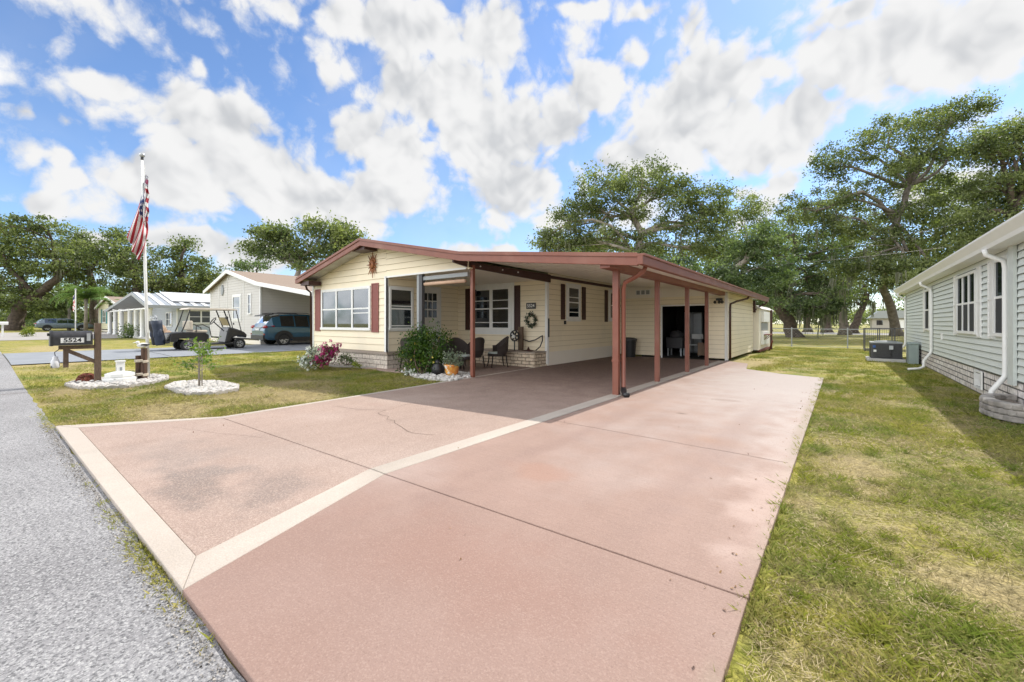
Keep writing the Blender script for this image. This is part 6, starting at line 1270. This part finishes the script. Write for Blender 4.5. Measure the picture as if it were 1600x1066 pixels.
b.build('limbs', M['barkp'], t); P_ = np.array(P_); quads_mesh('crown', leafquads(P_, .07, rs, .5, .6), rs.uniform(.1, .9, len(P_)), M['young'], t, p)
# far woodland behind everything
rs = np.random.RandomState(77); bl = []
for i in range(150):
    u = -150 + i * 13.5 + rs.uniform(-8, 8)
    if 1180 < u < 1420: dd = rs.uniform(105, 125); v, rv = 494, 12
    elif u < 420: dd = rs.uniform(80, 100); v, rv = rs.uniform(455, 495), 24
    else: dd = rs.uniform(85, 110); v, rv = rs.uniform(470, 497), 22
    bl.append(B(dd, u, v, 20, rv, 14))
for i in range(44): bl.append(B(95, -140 + i * 13, 500, 14, 12, 10))
cl, P_, ti = crown_points(bl, rs, leaves=34, crad=1.9, flat=.7); P_[:, 2] = np.maximum(P_[:, 2], .1)
o = quads_mesh('far_woodland', leafquads(P_, .62, rs, .6, .5), ti, M['oak']); tag(o, 'dark mass of far trees along the horizon', 'woodland', None, 'stuff')
# ------------------------------------------------------------------ grass
rs = np.random.RandomState(21)
def pn(x, y, f): 
    return np.array([mnoise.fractal(Vector((a * f, c * f, 3.1)), 1.0, 2.0, 4) for a, c in zip(x, y)])
def dryv(x, y):
    m_ = np.full(len(x), -9.)
    for cx, cy, rx, ry in DRY: m_ = np.maximum(m_, 1 - np.hypot((x - cx) / rx, (y - cy) / ry))
    return m_
def blades(x, y, h, w, name, label, tintb=0.0):
    n = len(x); a = rs.uniform(0, 6.283, n); e = np.stack([np.cos(a), np.sin(a), np.zeros(n)], 1) * (w * rs.uniform(.6, 1.4, n))[:, None]; z = np.interp(x, GX, GZ) - .012
    base = np.stack([x, y, z], 1); lean = rs.normal(size=(n, 3)) * .55; lean[:, 2] = 0; hh = h * rs.uniform(.5, 1.3, n); tip = base + lean * hh[:, None] + np.stack([np.zeros(n), np.zeros(n), hh], 1) * rs.uniform(.45, 1.0, (n, 1)); mid = base * .5 + tip * .5 + np.stack([np.zeros(n), np.zeros(n), hh * .12], 1) 
    V = np.stack([base - e, base + e, mid + e * .7, tip], 1); V[:, 3] = tip; 
    o = quads_mesh(name, V, np.clip(rs.uniform(-.1, .9, n) + tintb, 0, 1), M['blade']); return tag(o, label, 'grass', None, 'stuff')
def patch(x0, x1, y0, y1, dens, hpx, name, label, keep=None, hbase=.035, w0=.003):
    n = int((x1 - x0) * (y1 - y0) * dens); x = rs.uniform(x0, x1, n); y = rs.uniform(y0, y1, n); nz = pn(x, y, .9) ; nz2 = pn(x, y, 3.0); dr = dryv(x, y)
    p = .62 + .9 * nz + .5 * nz2 - .9 * np.clip(dr + .25 + .3 * nz2, 0, 1); k = rs.uniform(size=n) < p
    if keep is not None: k &= keep(x, y)
    x, y, nz = x[k], y[k], nz[k] + .5 * nz2[k]; dd = -sa * x + ca_ * y; dd = np.hypot(x, y); h = np.clip(hbase * (1 + .9 * nz), .015, .12); w = np.maximum(w0, dd * .00035)
    return blades(x, y, h, w, name, label)
def straw(x0, x1, y0, y1, dens, name, label, keep, h=.022, w0=.002):
    n = int((x1 - x0) * (y1 - y0) * dens); x = rs.uniform(x0, x1, n); y = rs.uniform(y0, y1, n); k = keep(x, y); x, y = x[k], y[k]; a = rs.uniform(0, 6.283, len(x)); L_ = rs.uniform(.025, .075, len(x)); n = len(x)
    z = np.interp(x, GX, GZ) - .008 + rs.uniform(0, h, n); d = np.stack([np.cos(a) * L_, np.sin(a) * L_, rs.uniform(-.006, .012, n)], 1); w = np.maximum(w0, np.hypot(x, y) * .0003); e = np.stack([-np.sin(a), np.cos(a), np.zeros(n)], 1) * w[:, None]; p = np.stack([x, y, z], 1)
    o = quads_mesh(name, np.stack([p - e, p + e, p + d + e * .4, p + d - e * .4], 1), np.clip(rs.uniform(-.2, 1.0, n), 0, 1), M['straw']); return tag(o, label, 'grass', None, 'stuff')
M['straw'] = leafmat('dead_grass', (.15, .12, .045), (.50, .41, .25), .9, .2, 2.0)
rk = lambda x, y: (x > -.30) & (x < 2.12)
patch(-.33, 2.15, .6, 5.5, 6500, 1, 'grass_near', 'tufts of short grass on the near right lawn', rk, .042, .0022)
patch(-.33, 2.15, 5.5, 12.5, 3200, 1, 'grass_middle', 'short grass between the driveway and the sage house', rk, .042)
patch(-3.0, 2.15, 12.5, 29, 900, 1, 'grass_rear', 'short grass at the back of the right lawn', lambda x, y: ((x > -.27) | ((y > 14.3) & (x > -2.2)) | ((x > -2.95) & (y > 17))) & (x < 2.1), .05, .005)
kl = lambda x, y: (y > .70) & (x < np.interp(y, [.7, .83, 2.2, 5, 7.3, 9], [-8.25, -7.93, -7.17, -7.24, -7.36, -11.6])) & ~((y > 7.3) & (x > -15.3)) & (x > -19.55)
patch(-13, -7.2, .7, 7.45, 2000, 1, 'grass_front', 'short patchy grass on the front lawn beside the driveway', kl, .05, .004)
patch(-19.6, -13, .7, 12, 850, 1, 'grass_left', 'short sunlit grass between the mailbox and the neighbour drive', kl, .055, .006)
def tufts(x0, x1, y0, y1, n, k, name, label, keep, h, w0, spread):
    cx = rs.uniform(x0, x1, n); cy = rs.uniform(y0, y1, n); kk = keep(cx, cy) & (dryv(cx, cy) < .1); cx, cy = cx[kk], cy[kk]; X_ = np.repeat(cx, k) + rs.normal(0, spread, len(cx) * k); Y_ = np.repeat(cy, k) + rs.normal(0, spread, len(cx) * k); k3 = keep(X_, Y_); X_, Y_ = X_[k3], Y_[k3]
    return blades(X_, Y_, np.full(len(X_), h), np.maximum(w0, np.hypot(X_, Y_) * .00035), name, label, -.45)
tufts(-.3, 2.1, .65, 6, 170, 70, 'green_tufts_near', 'lush green tufts in the near right lawn', rk, .062, .0025, .035)
tufts(-.3, 2.1, 6, 16, 200, 45, 'green_tufts_middle', 'lush green tufts further along the right lawn', rk, .07, .004, .05)
tufts(-13, -7.3, .75, 7.4, 260, 45, 'green_tufts_front', 'green tufts on the front lawn', kl, .06, .004, .06)
straw(-.33, 2.15, .6, 6, 2600, 'dead_grass_near', 'dead straw lying between the near right grass tufts', rk)
straw(-.33, 2.15, 6, 13, 1500, 'dead_grass_middle', 'dead straw on the lawn along the driveway', rk, w0=.004)
straw(-13.5, -7.2, .7, 7.45, 1500, 'dead_grass_front', 'dead straw on the bare parts of the front lawn', kl, w0=.004)
# weeds rooted in the seam between street and driveway
n = 0; X = []; Y_ = []
for (cx, s, k) in ((-2.62, .09, 130), (-2.9, .12, 260), (-3.1, .14, 420), (-3.35, .12, 320), (-3.62, .1, 180), (-3.95, .07, 90), (-4.15, .06, 110), (-4.5, .05, 60), (-5.1, .05, 40), (-5.9, .05, 30), (-2.35, .04, 30), (-2.15, .03, 30), (-8.4, .25, 300), (-9.2, .5, 400)):
    X.append(rs.normal(cx, s, k)); Y_.append(rs.normal(.63, .034, k))
X = np.concatenate(X); Y_ = np.concatenate(Y_); blades(X, Y_, np.full(len(X), .038), np.full(len(X), .004), 'seam_weeds', 'weeds growing in the seam between street and driveway', .25)
n = 4200; Y2 = rs.uniform(.68, 13, n); k_ = pn(Y2, Y2 * 0, 2.3) > -.05 + rs.uniform(-.2, .2, n); Y2 = Y2[k_]; n = len(Y2); X2 = -.335 + rs.normal(0, .028, n); blades(X2, Y2, np.full(n, .07), np.full(n, .0035), 'edge_grass', 'longer grass leaning over the right driveway edge')
# grit lying along the road edge
k = 2600; gx = rs.uniform(-8.6, -1.9, k); gy = .62 - np.abs(rs.normal(0, .05, k)); C = np.stack([gx, gy, np.full(k, .006)], 1)
o = quads_mesh('road_grit', leafquads(C, .012, rs, .8, 2.0), rs.uniform(0, 1, k), leafmat('grit', (.10, .09, .08), (.45, .42, .38), .9, 0, 5)); tag(o, 'loose grit along the seam between street and driveway', 'grit', None, 'stuff')
# fallen leaves and debris on the slabs
k = 130; gx = rs.uniform(-7, -.4, k); gy = rs.uniform(1, 13, k); gx[:70] = -.42 - np.abs(rs.normal(0, .09, 70)); C = np.stack([gx, gy, np.full(k, .036)], 1); o = quads_mesh('leaf_litter', leafquads(C, .024, rs, .5, 4.0), rs.uniform(0, 1, k), leafmat('dry_leaves', (.12, .06, .03), (.35, .22, .10), .9, 0, 5)); tag(o, 'few dry leaves scattered on the driveway', 'leaves', None, 'stuff')
# bright weed clumps on the lawn
